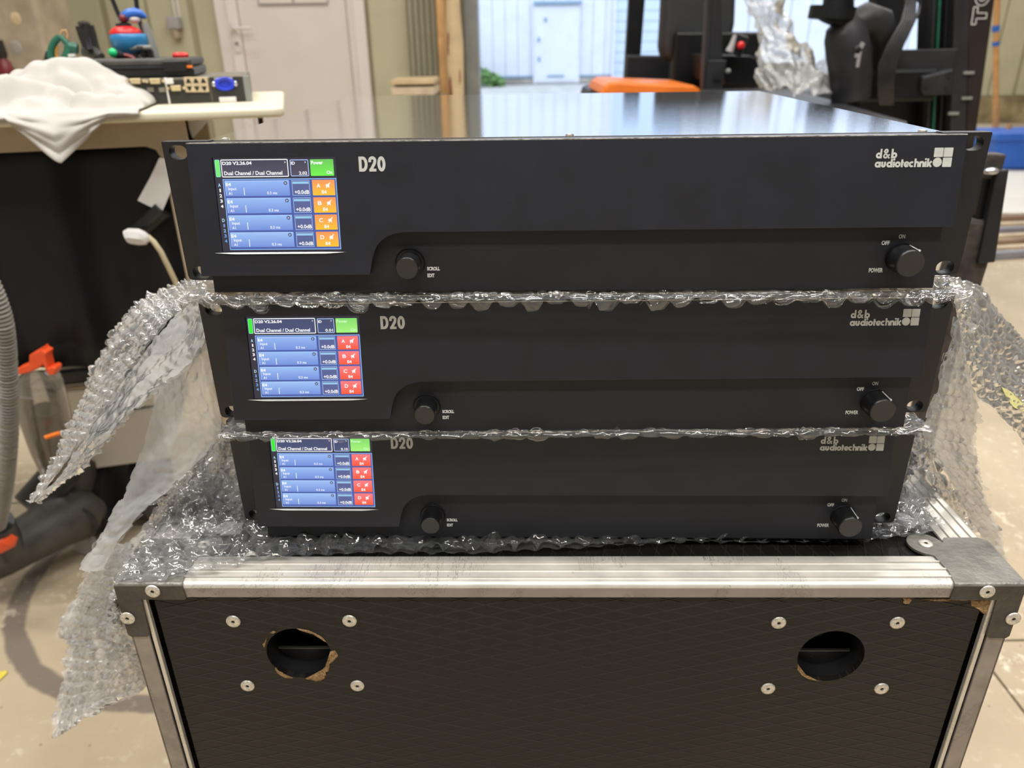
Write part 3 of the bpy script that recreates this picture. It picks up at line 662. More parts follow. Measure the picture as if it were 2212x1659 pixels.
# steel corner pieces
def corner(s):
    k = empty('corner_bracket', (0, 0, 0)); k.parent = case
    e = .0012
    L1, L2 = (.046, .044)                    # along the front, down the upright
    # front L plate
    xo, xin = s*(CW+e), s*(CW-.0150)
    pts = [(s*(CW+e), CZ+e-.002), (s*(CW+e), CZ-L2), (s*(CW+e-.002), CZ-L2-.002), (s*(CW-.0125), CZ-L2-.002), (s*(CW-.0145), CZ-L2), (s*(CW-.0155), CZ-.0125), (s*(CW-L1), CZ-.0125), (s*(CW-L1-.001), CZ-.0115), (s*(CW-L1), CZ+e-.002)]
    if s < 0: pts = pts[::-1]
    v_, f_ = curve_prism([pts], .0016)
    m1 = MB().add([(v[0], -e+.0008-v[2], v[1]) for v in v_], [tuple(reversed(f)) for f in f_])
    m1.build('front_plate', M['bracket_front_shaded'], k, bevel=.0007)
    # top plate with the round lobe that carries a rivet
    lx, ly, lr = s*(CW-.045), .0425, .0125
    pts = [(s*(CW+e), -e+.002), (s*(CW+e), .046), (s*(CW-.004), .050), (s*(CW-.0285), .050), (s*(CW-.032), .044)]
    pts += [(lx+s*lr*math.cos(R(a)), ly+lr*math.sin(R(a))) for a in range(20, 261, 15)]
    pts += [(s*(CW-.0455), .029), (s*(CW-L1+.002), .012), (s*(CW-L1), -e+.002)]
    if s < 0: pts = pts[::-1]
    v_, f_ = curve_prism([pts], .0018)
    m2 = MB().add([(v[0], v[1], CZ+.0004+v[2]) for v in v_], f_)
    m2.build('top_plate', M['bracket'], k, bevel=.0007)
    # rounded outer edge and side plate
    m3 = MB()
    sx = [(-e+.0022-.0022*math.cos(R(a)), e-.0022+.0022*math.sin(R(a))) for a in range(0, 91, 15)]
    a0 = [(p[0], CZ+p[1]) for p in sx]
    n = len(a0); xa, xb = s*(CW-L1), s*(CW+e)
    m3.add([(xa, p[0], p[1]) for p in a0]+[(xb, p[0], p[1]) for p in a0]+[(xa, .004, CZ-.004), (xb, .004, CZ-.004)], [(i, i+1, n+i+1, n+i) for i in range(n-1)]+[tuple(range(n))+(2*n,), tuple(range(2*n-1, n-1, -1))+(2*n+1,)])
    m3.box(min(s*(CW+e), s*(CW-.0008)), max(s*(CW+e), s*(CW-.0008)), .0, .048, CZ-L2, CZ)
    m3.build('side_plate', M['bracket'], k, smooth=50)
    return k
def rivet(parent, x, y, z, r, front=True, m=None):
    mm = Matrix.Translation((x, y, z)) @ (Matrix.Rotation(R(90), 4, 'X') if front else Matrix())
    o = MB().lathe([(r, 0), (r*.98, .0005), (r*.92, .0009), (r*.60, .0011), (r*.32, .0010), (r*.26, .0009), (r*.24, .0002), (0, .0002)], 22, mm).build('rivet', m or M['rivet'], parent, smooth=50)
    MB().lathe([(r*.235, .0004), (0, .0005)], 14, mm).build('rivet_core', M['dark_hole'], o)
    return o
for s in (-1, 1):
    k = corner(s)
    for kk in range(2): pass
    if s < 0: q = [cl(332, 1274, 0), cl(278, 1332, 0)]
    else: q = [cl(2130, 1275, 0), cl(2186, 1333, 0)]
    for p in q: rivet(k, p.x, -.0014, p.z, .0052)
    rivet(k, s*(CW-.045), .0425, CZ+.0013, .0050, False)
for px, py in ((504, 1342), (755, 1341), (535, 1481), (772, 1481), (1682, 1345), (1938, 1345), (1659, 1487), (1904, 1487)):
    p = cl(px, py, REC); rivet(case, p.x, REC, p.z, .0052)
for sx_ in (-1, 1):
    for sy_ in (.07, CD-.07):
        MB().tube([(sx_*.24-.015, sy_, .05), (sx_*.24+.015, sy_, .05)], .05, 20).build('castor_wheel', M['castor'], case, smooth=40)
        MB().box(sx_*.24-.04, sx_*.24+.04, sy_-.04, sy_+.04, .097, .109).box(sx_*.24-.022, sx_*.24-.017, sy_-.02, sy_+.02, .045, .10).box(sx_*.24+.017, sx_*.24+.022, sy_-.02, sy_+.02, .045, .10).build('castor_fork', M['rivet'], case)

# ------------------------------------------------------------------ amplifiers
def pz(z): return .0075+(.088-z)*.165           # how far the raised front leans out at height z
def ps(z): return .0150-z*.12                   # same for the recessed lower front
def ov(off=0.0): return lambda x, z: (x, -pz(z)-off, z)
def st(off=0.0): return lambda x, z: (x, -ps(z)-off, z)
WH, BLK = (1, 1, 1), (.02, .02, .03)
def lin(r, g, b): return srgb(r, g, b)

def logo_mesh():
    mb = MB(); fn = ov(.00012); w = .00108; lay = [0]
    def nf(): lay[0] += 1; return ov(.00012+.00001*(lay[0] % 4))
    def ring(cx, cz, r): stroke(mb, circ(cx, cz, r, n=24), w, nf(), closed=True)
    def st_(pts, ww=w): stroke(mb, pts, ww, nf())
    b = .0706; r = .00155-w/2+.0004; xh = .0031
    X0 = .1732
    def bowl(cx, base=b, rr=.00108): ring(cx, base+xh/2, rr)
    def stem(x, z0, z1): st_([(x, z0), (x, z1)])
    asc = b+.0046
    bowl(X0+.0016); stem(X0+.0028, b, b+xh)                                    # a
    st_([(X0+.0041, b+xh), (X0+.0041, b+.0012)]+arc(X0+.0049, b+.0013, .0008, .0008, 180, 360, 8)+[(X0+.0057, b+xh)])  # u
    bowl(X0+.0082); stem(X0+.0094, b, asc)                                     # d
    stem(X0+.0107, b, b+xh); mb.add([fn(X0+.0107+q[0], b+.0042+q[1]) for q in circ(0, 0, .0006, n=14)], [tuple(range(14))])  # i
    bowl(X0+.0129)                                                             # o
    stem(X0+.0153, b, b+.0042); st_([(X0+.0146, b+.0026), (X0+.0163, b+.0026)], .0009)  # t
    st_(arc(X0+.0179, b+xh/2, .00108, .00108, -35, -350, 20)+[]); st_([(X0+.0170, b+.0014), (X0+.0190, b+.0014)], .0006)   # e
    st_(arc(X0+.0208, b+xh/2, .00108, .00108, 50, 310, 18))                    # c
    stem(X0+.0227, b, asc); st_([(X0+.0227, b+.0016)]+arc(X0+.0236, b+.0018, .0009, .0009, 180, 0, 8)+[(X0+.0245, b)])     # h
    stem(X0+.0256, b, b+xh); st_([(X0+.0256, b+.0016)]+arc(X0+.0265, b+.0018, .0009, .0009, 180, 0, 8)+[(X0+.0274, b)])    # n
    stem(X0+.0285, b, b+xh); mb.add([fn(X0+.0285+q[0], b+.0042+q[1]) for q in circ(0, 0, .0006, n=14)], [tuple(range(14))])  # i
    stem(X0+.0298, b, asc); st_([(X0+.0298, b+.0010), (X0+.0318, b+xh)]); st_([(X0+.0304, b+.0017), (X0+.0318, b)])          # k
    b2 = .0755
    ring(X0+.0017, b2+xh/2, .00108); stem(X0+.0029, b2, b2+.0051)              # d
    st_([(X0+.0077, b2), (X0+.0048, b2+.0036)]+arc(X0+.0057, b2+.0039, .0008, .0008, 200, -40, 10)+[(X0+.0048, b2+.0018)]+arc(X0+.0055, b2+.0012, .0009, .0009, 150, 330, 8)+[(X0+.0077, b2+.0021)], .00085)  # &
    stem(X0+.0092, b2, b2+.0051); ring(X0+.0104, b2+xh/2, .00108)              # b
    # emblem: three squares and a disc
    x0, z0, s, g = .2058, .0705, .0051, .0003
    for qx, qz in ((0, 1), (1, 1), (1, 0)):
        a, d = x0+qx*(s+g), z0+qz*(s+g); lp = rrect(a, a+s, d, d+s-.0001, .0003, 3); mb.add([fn(*q) for q in lp], [tuple(range(len(lp)))])
    lp = circ(x0+s/2-.0001, z0+s/2, s/2, n=36); mb.add([fn(*q) for q in lp], [tuple(range(36))])
    return mb
def d20_mesh():
    mb = MB(); fn = ov(.00012); x, b, h, w = -.1231, .0713, .0083, .0017
    stroke(mb, [(x+w/2, b+h), (x+w/2, b)], w, ov(.00015))
    o_ = [(x+w/2, b+h-w/2)]+[(x+.0022, b+h-w/2)]+arc(x+.0024, b+h/2, .0019, h/2-w/2, 90, -90, 18)+[(x+w/2, b+w/2)]
    stroke(mb, o_, w, fn)
    x2 = x+.0057
    stroke(mb, [(x2+.0008, b+h*.62)]+arc(x2+.0023, b+h*.735, .00150, .00150*.97, 185, -20, 14)+[(x2+.0035, b+h*.55), (x2+.0013, b+w*.55)], w*.98, fn)
    stroke(mb, [(x2+.0003, b+w*.46), (x2+.0044, b+w*.46)], w*.92, ov(.00015))
    stroke(mb, [(p[0], p[1]) for p in arc(x+.0132, b+h/2, .00150, h/2-w/2, 0, 360, 32)[:-1]], w, fn, closed=True)
    return mb
def letters_mesh():
    mb = MB(); f = st(.00012)
    put_text(mb, 'SCROLL', -.0866, .0127, -.0788, .0150, f, .045); put_text(mb, 'EDIT', -.0866, .0086, -.0822, .0109, f, .045)
    return mb
def power_mesh():
    mb = MB(); f = st(.00012)
    put_text(mb, 'OFF', .1850, .0259, .1897, .0285, f, .035); put_text(mb, 'ON', .1945, .0296, .1983, .0321, f, .035); put_text(mb, 'POWER', .1797, .0097, .1880, .0124, f, .035)
    return mb

SX0, SX1, SZ0, SZ1 = -.2088, -.1366, .0262, .0798       # display window
def quad(mb, x0, x1, z0, z1, off, col, col2=None, r=0):
    """flat screen element; optional vertical gradient col (top) -> col2 (bottom)"""
    f = ov(off)
    if r == 0:
        n = len(mb.v); mb.add([f(x0, z0), f(x1, z0), f(x1, z1), f(x0, z1)], [(0, 1, 2, 3)], col)
        if col2: mb.c[n] = mb.c[n+1] = col2
    else:
        lp = rrect(x0, x1, z0, z1, r, 4); n = len(mb.v); mb.add([f(*q) for q in lp], [tuple(range(len(lp)))], col)
        if col2:
            for i, q in enumerate(lp):
                t = (q[1]-z0)/(z1-z0); mb.c[n+i] = tuple(a*t+b*(1-t) for a, b in zip(col, col2))
def frame(mb, x0, x1, z0, z1, w, off, col, r=.0005):
    f = ov(off); a = rrect(x0, x1, z0, z1, r, 4); b = rrect(x0+w, x1-w, z0+w, z1-w, max(r-w, .0001), 4); n = len(a)
    mb.add([f(*q) for q in a]+[f(*q) for q in b], [(i, (i+1) % n, n+(i+1) % n, n+i) for i in range(n)], col)
def T(mb, s, x0, z0, x1, z1, off, col=WH, bold=.02): put_text(mb, s, x0, z0, x1, z1, ov(off), bold, col)
B_TOP, B_BOT = lin(150, 185, 245), lin(112, 142, 218)
def build_display(parent, ident, muted_cols, fill_shift):
    disp = MB(); quad(disp, SX0, SX1, SZ0, SZ1, -.0009, lin(46, 44, 58)); disp = disp.build('display', M['screen'], parent, colors=True)
    o1, o2, o3 = -.0006, -.00045, -.0003
    mb = MB(); frame(mb, -.2078, -.2049, .0690, .0786, .0003, o2, lin(150, 235, 215), .0006); quad(mb, -.2076, -.2051, .0692, .0784, o1, lin(*fill_shift[0]), None, .0005)
    mb.build('status_bar', M['screen'], disp, colors=True)
    mb = MB(); quad(mb, -.2043, -.1647, .0688, .0787, o1, lin(*fill_shift[1]), lin(*fill_shift[2]), .0006); frame(mb, -.2043, -.1647, .0688, .0787, .0005, o2, WH, .0007)
    T(mb, 'D20 V2.26.04', -.2033, .0757, -.1860, .0776, o3, WH, .03); T(mb, 'Dual Channel / Dual Channel', -.2028, .0700, -.1684, .0722, o3)
    T(mb, '>', -.1668, .0764, -.1660, .0774, o3); mb.build('header_box', M['screen'], disp, colors=True)
    mb = MB(); quad(mb, -.1636, -.1527, .0690, .0783, o1, lin(*fill_shift[1]), lin(*fill_shift[2]), .0006); frame(mb, -.1636, -.1527, .0690, .0783, .0004, o2, lin(180, 205, 255), .0007)
    T(mb, 'ID', -.1629, .0755, -.1606, .0772, o3, WH, .03); T(mb, ident, -.1586, .0699, -.1538, .0717, o3); T(mb, '>', -.1549, .0763, -.1541, .0773, o3)
    mb.build('id_box', M['screen'], disp, colors=True)
    mb = MB(); quad(mb, -.1518, -.1381, .0691, .0783, o1, lin(*fill_shift[3]), lin(*fill_shift[4]), .0004)
    tc = fill_shift[5]; T(mb, 'Power', -.1511, .0755, -.1441, .0775, o3, tc, .03); T(mb, 'On', -.1424, .0702, -.1390, .0720, o3, tc, .03); mb.build('power_button', M['screen'], disp, colors=True)
    mb = MB(); quad(mb, -.2042, -.1370, .0273, .0678, -.0008, lin(72, 92, 165)); frame(mb, -.2042, -.1370, .0273, .0678, .0004, o2, lin(150, 195, 250), .0002)
    for i, ch in enumerate('A1234'):
        T(mb, ch, -.2071+i*.00006+(.0004 if ch == '1' else 0), .0636-i*.0030, -.2056+i*.00006-(.0003 if ch == '1' else 0), .0655-i*.0030, o3, WH if i else lin(170, 225, 255), .03)
    for i, ch in enumerate('D1234'):
        T(mb, ch, -.2070+i*.00006+(.0004 if ch == '1' else 0), .0436-i*.0030, -.2055+i*.00006-(.0003 if ch == '1' else 0), .0455-i*.0030, o3, (lin(190, 230, 255), lin(120, 165, 225), lin(140, 190, 245), lin(110, 165, 235), lin(110, 170, 235))[i], .02)
    mb.build('channel_frame', M['screen'], disp, colors=True)
    for i, ch in enumerate('ABCD'):
        zt = .0669-.0098*i; zb = zt-.0087
        mb = MB(); k = i*.25
        c1 = tuple(a*(1-k*.3)+b*k*.3 for a, b in zip(B_TOP, lin(185, 225, 250))); quad(mb, -.2032, -.1650, zb, zt, o1, c1, B_BOT, .0003)
        quad(mb, -.2029, -.1653, zt-.0004, zt-.0001, o2, lin(175, 210, 255)); quad(mb, -.2031, -.2028, zb+.0003, zt-.0003, o2, lin(185, 215, 255))
        T(mb, 'E4', -.2025, zt-.0030, -.1995, zt-.0011, o3, WH, .03); T(mb, 'Input', -.2013, zt-.0058, -.1965, zt-.0036, o3, WH, .01); T(mb, 'A1', -.2014, zt-.0079, -.1993, zt-.0063, o3, WH, .01)
        quad(mb, -.1922, -.1917, zb+.0005, zt-.0040, o3, lin(225, 235, 250)); T(mb, '0.3 ms', -.1785, zb+.0009, -.1726, zb+.0025, o3, WH, .01)
        lp = circ(-.1672, zt-.0016, .0011, n=16); mb.add([ov(o2)(*q) for q in lp], [tuple(range(16))], lin(70, 85, 130)); T(mb, '>', -.1676, zt-.0021, -.1667, zt-.0011, o3)
        mb.build('input_box', M['screen'], disp, colors=True)
        mb = MB(); quad(mb, -.1635, -.1530, zb, zt, o1, lin(88, 98, 150)); frame(mb, -.1635, -.1530, zb, zt, .0003, o2, lin(165, 195, 240), .0002)
        quad(mb, -.1630, -.1535, zt-.0021, zt-.0008, o2, lin(150, 200, 235)); T(mb, '+0.0dB', -.1621, zb+.0009, -.1535, zb+.0031, o3, WH, .02); mb.build('gain_box', M['screen'], disp, colors=True)
        mb = MB(); quad(mb, -.1515, -.1382, zb, zt, o1, lin(*muted_cols[0]), lin(*muted_cols[1]), .0003)
        T(mb, ch, -.1489, zt-.0043, -.1466, zt-.0020, o3, WH, .02); T(mb, 'E4', -.1460, zb+.0010, -.1432, zb+.0029, o3, WH, .03)
        # struck-through loudspeaker sign
        cx, cz = -.1421, zt-.0031; f = ov(o3)
        mb.add([f(cx-.0013, cz-.0006), f(cx-.0004, cz-.0006), f(cx+.0007, cz-.0015), f(cx+.0007, cz+.0013), f(cx-.0004, cz+.0006), f(cx-.0013, cz+.0006)], [tuple(range(6))], WH)
        stroke(mb, [(cx-.0012, cz-.0015), (cx+.0014, cz+.0017)], .0004, ov(o3+.0001), WH)
        mb.build('mute_button', M['screen'], disp, colors=True)
    return disp

def build_amp(pose, label, ident, mcols, shifts):
    x, y, z, yaw = pose
    A = empty('amplifier', (x, y, H+z), yaw, label, 'amplifier', 'stacked amplifiers')
    fl_ = lambda vs, fs, y0: ([(v[0], y0-v[2], v[1]) for v in vs], [tuple(reversed(f)) for f in fs])
    # raised front: one sheet with the curved step down to the knob row
    top, r = .0877, .020
    S = [(-.0953, .0368)]+[(-.0990, .0367), (-.1022, .0363), (-.1060, .0354), (-.1092, .0341), (-.1121, .0322), (-.1148, .0296), (-.1168, .0262), (-.1182, .0222), (-.1192, .0180), (-.1200, .0140), (-.1204, .0126), (-.1212, .0121)]
    out = [(.2235, top), (-.2235, top), (-.2235, .0125), (-.2229, .0119)]+S[::-1]+[(.2235, .0372)]
    win = rrect(SX0-.0002, SX1+.0002, SZ0-.0002, SZ1, .0004, 3)
    vs, fs = curve_prism([out[::-1], win], .0062, .00035, 1)
    v2, f2 = fl_(vs, fs, .0031); v2 = [(p[0], p[1]-pz(p[2]), p[2]) for p in v2]
    MB().add(v2, f2).build('front_panel', M['amp'], A, smooth=30)
    # thin bright arris along the top of the front
    MB().beam((-.2232, -pz(top)+.0003, top+.00015), (.2232, -pz(top)+.0003, top+.00015), .0005, .0004).build('bright_edge', M['edge'], A)
    MB().box(-.2232, .2232, -.0068, .006, .0850, .0873).build('top_lip', M['band'], A, bevel=.0004)
    # highlight on the display shelf, painted as a pale raised strip
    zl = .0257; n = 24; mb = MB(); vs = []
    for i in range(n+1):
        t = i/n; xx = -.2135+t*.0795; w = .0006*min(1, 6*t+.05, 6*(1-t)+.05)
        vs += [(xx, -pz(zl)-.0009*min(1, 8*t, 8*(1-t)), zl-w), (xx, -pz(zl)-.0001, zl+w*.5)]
    mb.add(vs, [(2*i, 2*i+2, 2*i+3, 2*i+1) for i in range(n)]); mb.build('ledge_highlight', M['print'], A)
    # recessed lower front
    out = [(-.2195, .0), (.2195, .0), (.2195, .0400), (-.2195, .0400)]
    vs, fs = curve_prism([out], .008, .0004, 1); v2, f2 = fl_(vs, fs, .0040); v2 = [(p[0], p[1]-ps(p[2]), p[2]) for p in v2]
    MB().add(v2, f2).build('lower_panel', M['amp_strip'], A, smooth=30)
    MB().box(-.2180, .2180, -.0055, .006, .0005, .0860).build('panel_core', M['ear'], A)
    # rack ears
    for s in (-1, 1):
        xa, xb = s*.2130, s*.2413; e = .0035
        out = [(xa, .0881), (xb-s*.0006, .0881), (xb, .0875), (xb, e+.003), (xb-s*.0008, e+.0008), (xb-s*.003, e), (xa, e)]
        if s > 0: out = out[::-1]
        zt = .0881-.0062
        loops = [out, slot(s*.2322, zt, .0108, .0080), slot(s*.2322, zt-.0735, .0108, .0080)]
        vs, fs = curve_prism(loops, .0080, .0003, 1); v2, f2 = fl_(vs, fs, .0040)
        MB().add(v2, f2).build('rack_ear', M['ear'], A, smooth=30)
    # housing with lid
    MB().box(-.2182, .2182, .006, .396, .0005, .0862).build('housing', M['ear'], A, bevel=.001)
    MB().box(-.2182, .2182, .0082, .3978, .0862, .0876).build('lid', M['lid'], A, bevel=.0004)
    for sx_ in (-.2075, 0, .2075):
        sc = MB().lathe([(.0026, 0), (.0024, .0006), (.0014, .0009), (.0011, .0004), (0, .0004)], 16, Matrix.Translation((sx_, .0125, .0876))).build('screw', M['steel_screw'], A, smooth=40)
    # side vents and rear connectors keep it honest from the side
    for s in (-1, 1):
        mb = MB()
        for k in range(12): mb.box(min(s*.2180, s*.2188), max(s*.2180, s*.2188), .10+k*.018, .108+k*.018, .02, .065)
        mb.build('side_vents', M['black_inside'], A)
    MB().box(-.2150, .2150, .396, .399, .004, .083).build('rear_panel', M['rack_grey'], A)
    # lettering
    logo_mesh().build('logo', M['print'], A); d20_mesh().build('model_lettering', M['print'], A); letters_mesh().build('scroll_lettering', M['print_white'], A); power_mesh().build('power_lettering', M['print'], A)
    # knobs
    def knob(cx, cz, prot, rb, rf, pointer, name):
        base = -ps(cz)
        mm = Matrix.Translation((cx, base, cz)) @ Matrix.Rotation(R(90), 4, 'X')
        well = MB().lathe([(rb*1.04, .0003), (rb*1.02, .0008), (rb*.9, .0002), (0, .0001)], 40, mm).build('knob_well', M['black_inside'], A, smooth=40)
        k = MB().lathe([(rf*1.05, .0), (rf*1.04, prot-.0016), (rf*1.02, prot-.0008), (rf*.985, prot-.0002), (rf*.96, prot)], 48, mm).build(name, M['knob'], A, smooth=30)
        MB().lathe([(rf*.955, prot-.0001), (rf*.94, prot+.0001), (0, prot+.0001)], 48, mm).build('knob_face', M['knob_face'], k, smooth=30)
        if pointer is not None:
            a = R(pointer); ux, uz = math.cos(a), math.sin(a); q = rf*1.05
            c0 = Vector((cx+ux*q, base-.0008, cz+uz*q)); c1 = Vector((cx+ux*q*.995, base-prot+.0008, cz+uz*q*.995))
            MB().beam(c0, c1, .0007, .0003, a).beam(c1+Vector((0, .0014, 0)), c1-Vector((0, .0004, 0)), .0013, .0005, a).build('pointer', M['print_white'], k)
    knob(-.0967, .0176, .0135, .0088, .0067, None, 'scroll_knob')
    knob(.1969, .0186, .0145, .0086, .0080, 62, 'power_knob')
    build_display(A, ident, mcols, shifts)
    return A
HOT = (lin(235, 255, 225))
SH1 = [(120, 235, 110), (62, 60, 80), (82, 78, 98), (110, 200, 90), (110, 245, 75), WH]
SH2 = [(55, 235, 45), (66, 74, 110), (70, 80, 120), (130, 220, 105), (165, 245, 125), lin(205, 250, 195)]
OR_ = [(250, 150, 90), (250, 195, 35)]; RD_ = [(255, 125, 130), (255, 85, 45)]
POSES = [(.0363, .4528, -.1392, -.0293), (.0403, .4537, -.2367, -.0166), (.0381, .4609, -.3293, -.0340)]
amps = [build_amp(POSES[0], 'topmost black amplifier of the stack, its screen buttons orange', '2.02', OR_, SH1),
        build_amp(POSES[1], 'middle black amplifier of the stack, red screen buttons and ID 0.01', '0.01', RD_, SH2),
        build_amp(POSES[2], 'lowest black amplifier of the stack, red screen buttons and ID 0.10', '0.10', RD_, SH2)]
# ------------------------------------------------------------------ sheets of bubble wrap
def catmull(P, n):
    """resample control rows P (k, ..., 3) to n rows along the first axis"""
    P = np.asarray(P, float); k = len(P)
    if k == 2:
        t = np.linspace(0, 1, n).reshape(-1, *([1]*(P.ndim-1))); return P[0]*(1-t)+P[1]*t
    E_ = np.concatenate([[2*P[0]-P[1]], P, [2*P[-1]-P[-2]]]); t = np.linspace(0, k-1-1e-9, n); i = t.astype(int); f = (t-i).reshape(-1, *([1]*(P.ndim-1)))
    a, b, c, d = E_[i], E_[i+1], E_[i+2], E_[i+3]
    return .5*((2*b)+(-a+c)*f+(2*a-5*b+4*c-d)*f**2+(-a+3*b-3*c+d)*f**3)
def hash2(i, j, s=0):
    v = np.sin(i*127.1+j*311.7+s*74.7)*43758.5453; return v-np.floor(v)
def vnoise(u, v, s=0):
    i, j = np.floor(u), np.floor(v); f, g = u-i, v-j; f = f*f*(3-2*f); g = g*g*(3-2*g)
    return (hash2(i, j, s)*(1-f)+hash2(i+1, j, s)*f)*(1-g)+(hash2(i, j+1, s)*(1-f)+hash2(i+1, j+1, s)*f)*g
def hexcell(u, v, p):
    """nearest bubble centre on a hexagonal grid of pitch p: distance and cell ids, local coordinates"""
    h = p*.8660254; best = None
    for off in (0, 1):
        j = np.round((v/h-off)/2)*2+off; i = np.round(u/p-.5*off); cu, cv = (i+.5*off)*p, j*h
        d = np.hypot(u-cu, v-cv); r = (d, i*2+off, j, u-cu, v-cv)
        best = r if best is None else tuple(np.where(d < best[0], a, b) for a, b in zip(r, best))
    return best
def wrap_patch(ctrl, res, pitch, bh, seed, wrinkle=.0025, cut=.004, side=1, keep=None, flat=0.0, sag=None):
    """ctrl[row][col] = control points. Returns (film verts, faces, bubble verts, faces)"""
    C = np.array([[tuple(p) for p in r] for r in ctrl], float)
    lr = np.linalg.norm(np.diff(C, axis=0), axis=2).sum(0).max(); lc = np.linalg.norm(np.diff(C, axis=1), axis=2).sum(1).max()
    nr, nc = max(6, int(lr/res)), max(6, int(lc/res))
    G = catmull(C, nr); G = np.swapaxes(catmull(np.swapaxes(G, 0, 1), nc), 0, 1)
    mc = nc//2
    su = np.concatenate([np.zeros((nr, 1)), np.cumsum(np.linalg.norm(np.diff(G, axis=1), axis=2), 1)], 1); su = su-su[:, mc:mc+1]
    dv = np.linalg.norm(np.diff(G[:, mc], axis=0), axis=1); sv = np.repeat(np.concatenate([[0], np.cumsum(dv)])[:, None], nc, 1)
    sg = 1.0
    def normals(G):
        a = np.gradient(G, axis=0); b = np.gradient(G, axis=1); n = np.cross(a, b); n /= np.linalg.norm(n, axis=2, keepdims=True)+1e-12; return n*sg
    N = normals(G)
    sg = side*float(np.sign((N*(np.array([0, 0, H])-G)).sum(2).mean()))   # side 1: bubbles towards the aisle where the camera stands
    N = normals(G)
    wr = (vnoise(su/.03+9, sv/.05, seed)-.5)*2+(vnoise(su/.012, sv/.02, seed+3)-.5)
    G = G+N*(wr*wrinkle)[..., None]; N = normals(G)
    d, ci, cj, lu, lv = hexcell(su+seed*.003, sv, pitch); r = pitch*.46
    q = np.clip(1-(d/r)**3.2, 0, 1)**.55
    amp = bh*(.45+.75*hash2(ci, cj, seed)); ang = hash2(ci, cj, seed+1)*6.283
    tilt = 1+.35*(lu*np.cos(ang)+lv*np.sin(ang))/r
    cre = 1+.75*(vnoise(su/(pitch*.26)+ci, sv/(pitch*.26), seed+7)-.5)+.32*(vnoise(su/(pitch*.13), sv/(pitch*.13)+cj, seed+8)-.5)
    # each bubble is a crumpled little pillow: fold it along one random line
    fold = np.abs(lu*np.sin(ang*2)+lv*np.cos(ang*2)-r*.3*(hash2(ci, cj, seed+5)-.5))/r
    hgt = amp*q*np.clip(tilt, .2, 2)*cre*(.55+.45*np.clip(fold*3, 0, 1)); hgt = hgt*(1-flat)
    B = G+N*(hgt+.0002)[..., None]
    F = G+N*(.0007*(vnoise(su/.004, sv/.004, seed+2)-.5)+.0012*(vnoise(su/.012, sv/.006, seed+12)-.5)-.00022*q)[..., None]-N*.0003
    # ragged rim, one bite per bubble
    um, uM = su.min(1, keepdims=True), su.max(1, keepdims=True); rim = np.minimum(np.minimum(su-um, uM-su), (sv.max()-sv))
    ok = rim > cut*(hash2(ci, cj, seed+4))
    if keep is not None: ok &= keep(G)
    okf = ok[:-1, :-1] & ok[1:, :-1] & ok[:-1, 1:] & ok[1:, 1:]
    idx = np.arange(nr*nc).reshape(nr, nc); qd = np.stack([idx[:-1, :-1], idx[1:, :-1], idx[1:, 1:], idx[:-1, 1:]], -1)
    okb = okf
    return F.reshape(-1, 3), qd[okf], B.reshape(-1, 3), qd[okb]
def np_mesh(name, parts, mats, parent=None, flat_shade=False, mi=None):
    V, Fa, MI, o = [], [], [], 0
    for k, (v, f) in enumerate(parts): V.append(v); Fa.append(f+o); o += len(v); MI.append(np.full(len(f), mi[k] if mi else 0, np.int32))
    V = np.concatenate(V); Fa = np.concatenate(Fa); MI = np.concatenate(MI)
    used = np.unique(Fa); re = np.full(len(V), -1); re[used] = np.arange(len(used)); V = V[used]; Fa = re[Fa]
    me = bpy.data.meshes.new(name); me.vertices.add(len(V)); me.vertices.foreach_set('co', V.astype(np.float32).ravel())
    me.loops.add(Fa.size); me.loops.foreach_set('vertex_index', Fa.astype(np.int32).ravel())
    me.polygons.add(len(Fa)); me.polygons.foreach_set('loop_start', np.arange(0, Fa.size, Fa.shape[1], dtype=np.int32))
    me.update(calc_edges=True); me.validate()
    if not flat_shade: me.polygons.foreach_set('use_smooth', np.ones(len(Fa), bool))
    for m_ in (mats if isinstance(mats, (list, tuple)) else [mats]): me.materials.append(m_)
    me.polygons.foreach_set('material_index', MI)
    ob = bpy.data.objects.new(name, me); COL.objects.link(ob)
    if parent is not None: ob.parent = parent; ob.matrix_parent_inverse = Matrix.Translation(-parent.location)
    return ob
def above(px, py, Y, z=None):
    p = at(px, py, Y); zt = CZ+.0035
    if p.z < zt and -.29 < p.x < .36 and p.y > .38: p = at_z(px, py, zt)
    return p
def rows(L): return [[above(*q) for q in r] for r in L]
def gap_sheet(pose_up, xl, xr, hang, seed, zoff=-.0022, yback=.16, droop=.010, fwd=.0, lobe=.35, rise=.0004):
    """the part squeezed between two boxes: flat under the upper one, its front edge curling down"""
    x, y, z, yaw = pose_up; c, s = math.cos(yaw), math.sin(yaw); zb = H+z+zoff
    def P(lx, ly, dz): return Vector((x+lx*c-ly*s, y+lx*s+ly*c, zb+dz))
    n = 129; xs_ = np.linspace(xl, xr, n); rnd = random.Random(seed); R_ = []
    prof = [(yback, 0), (.05, 0), (.0, 0), (-.0145, 0), (-.0166-fwd, rise*.8), (-.0190-fwd, rise), (-.0206-fwd, -.35), (-.0208-fwd, -1.0)]
    amp_ = [.5+.9*rnd.random() for _ in range(n//4+2)]; hs = [hang*(lobe+(amp_[i//4]-lobe)*abs(math.sin(math.pi*(i % 4)/4))**.5) for i in range(n)]
    for ly, dz in prof:
        R_.append([P(a, ly+(.001*rnd.random()), (dz*h if dz < -.01 else dz)) for a, h in zip(xs_, hs)])
    return R_
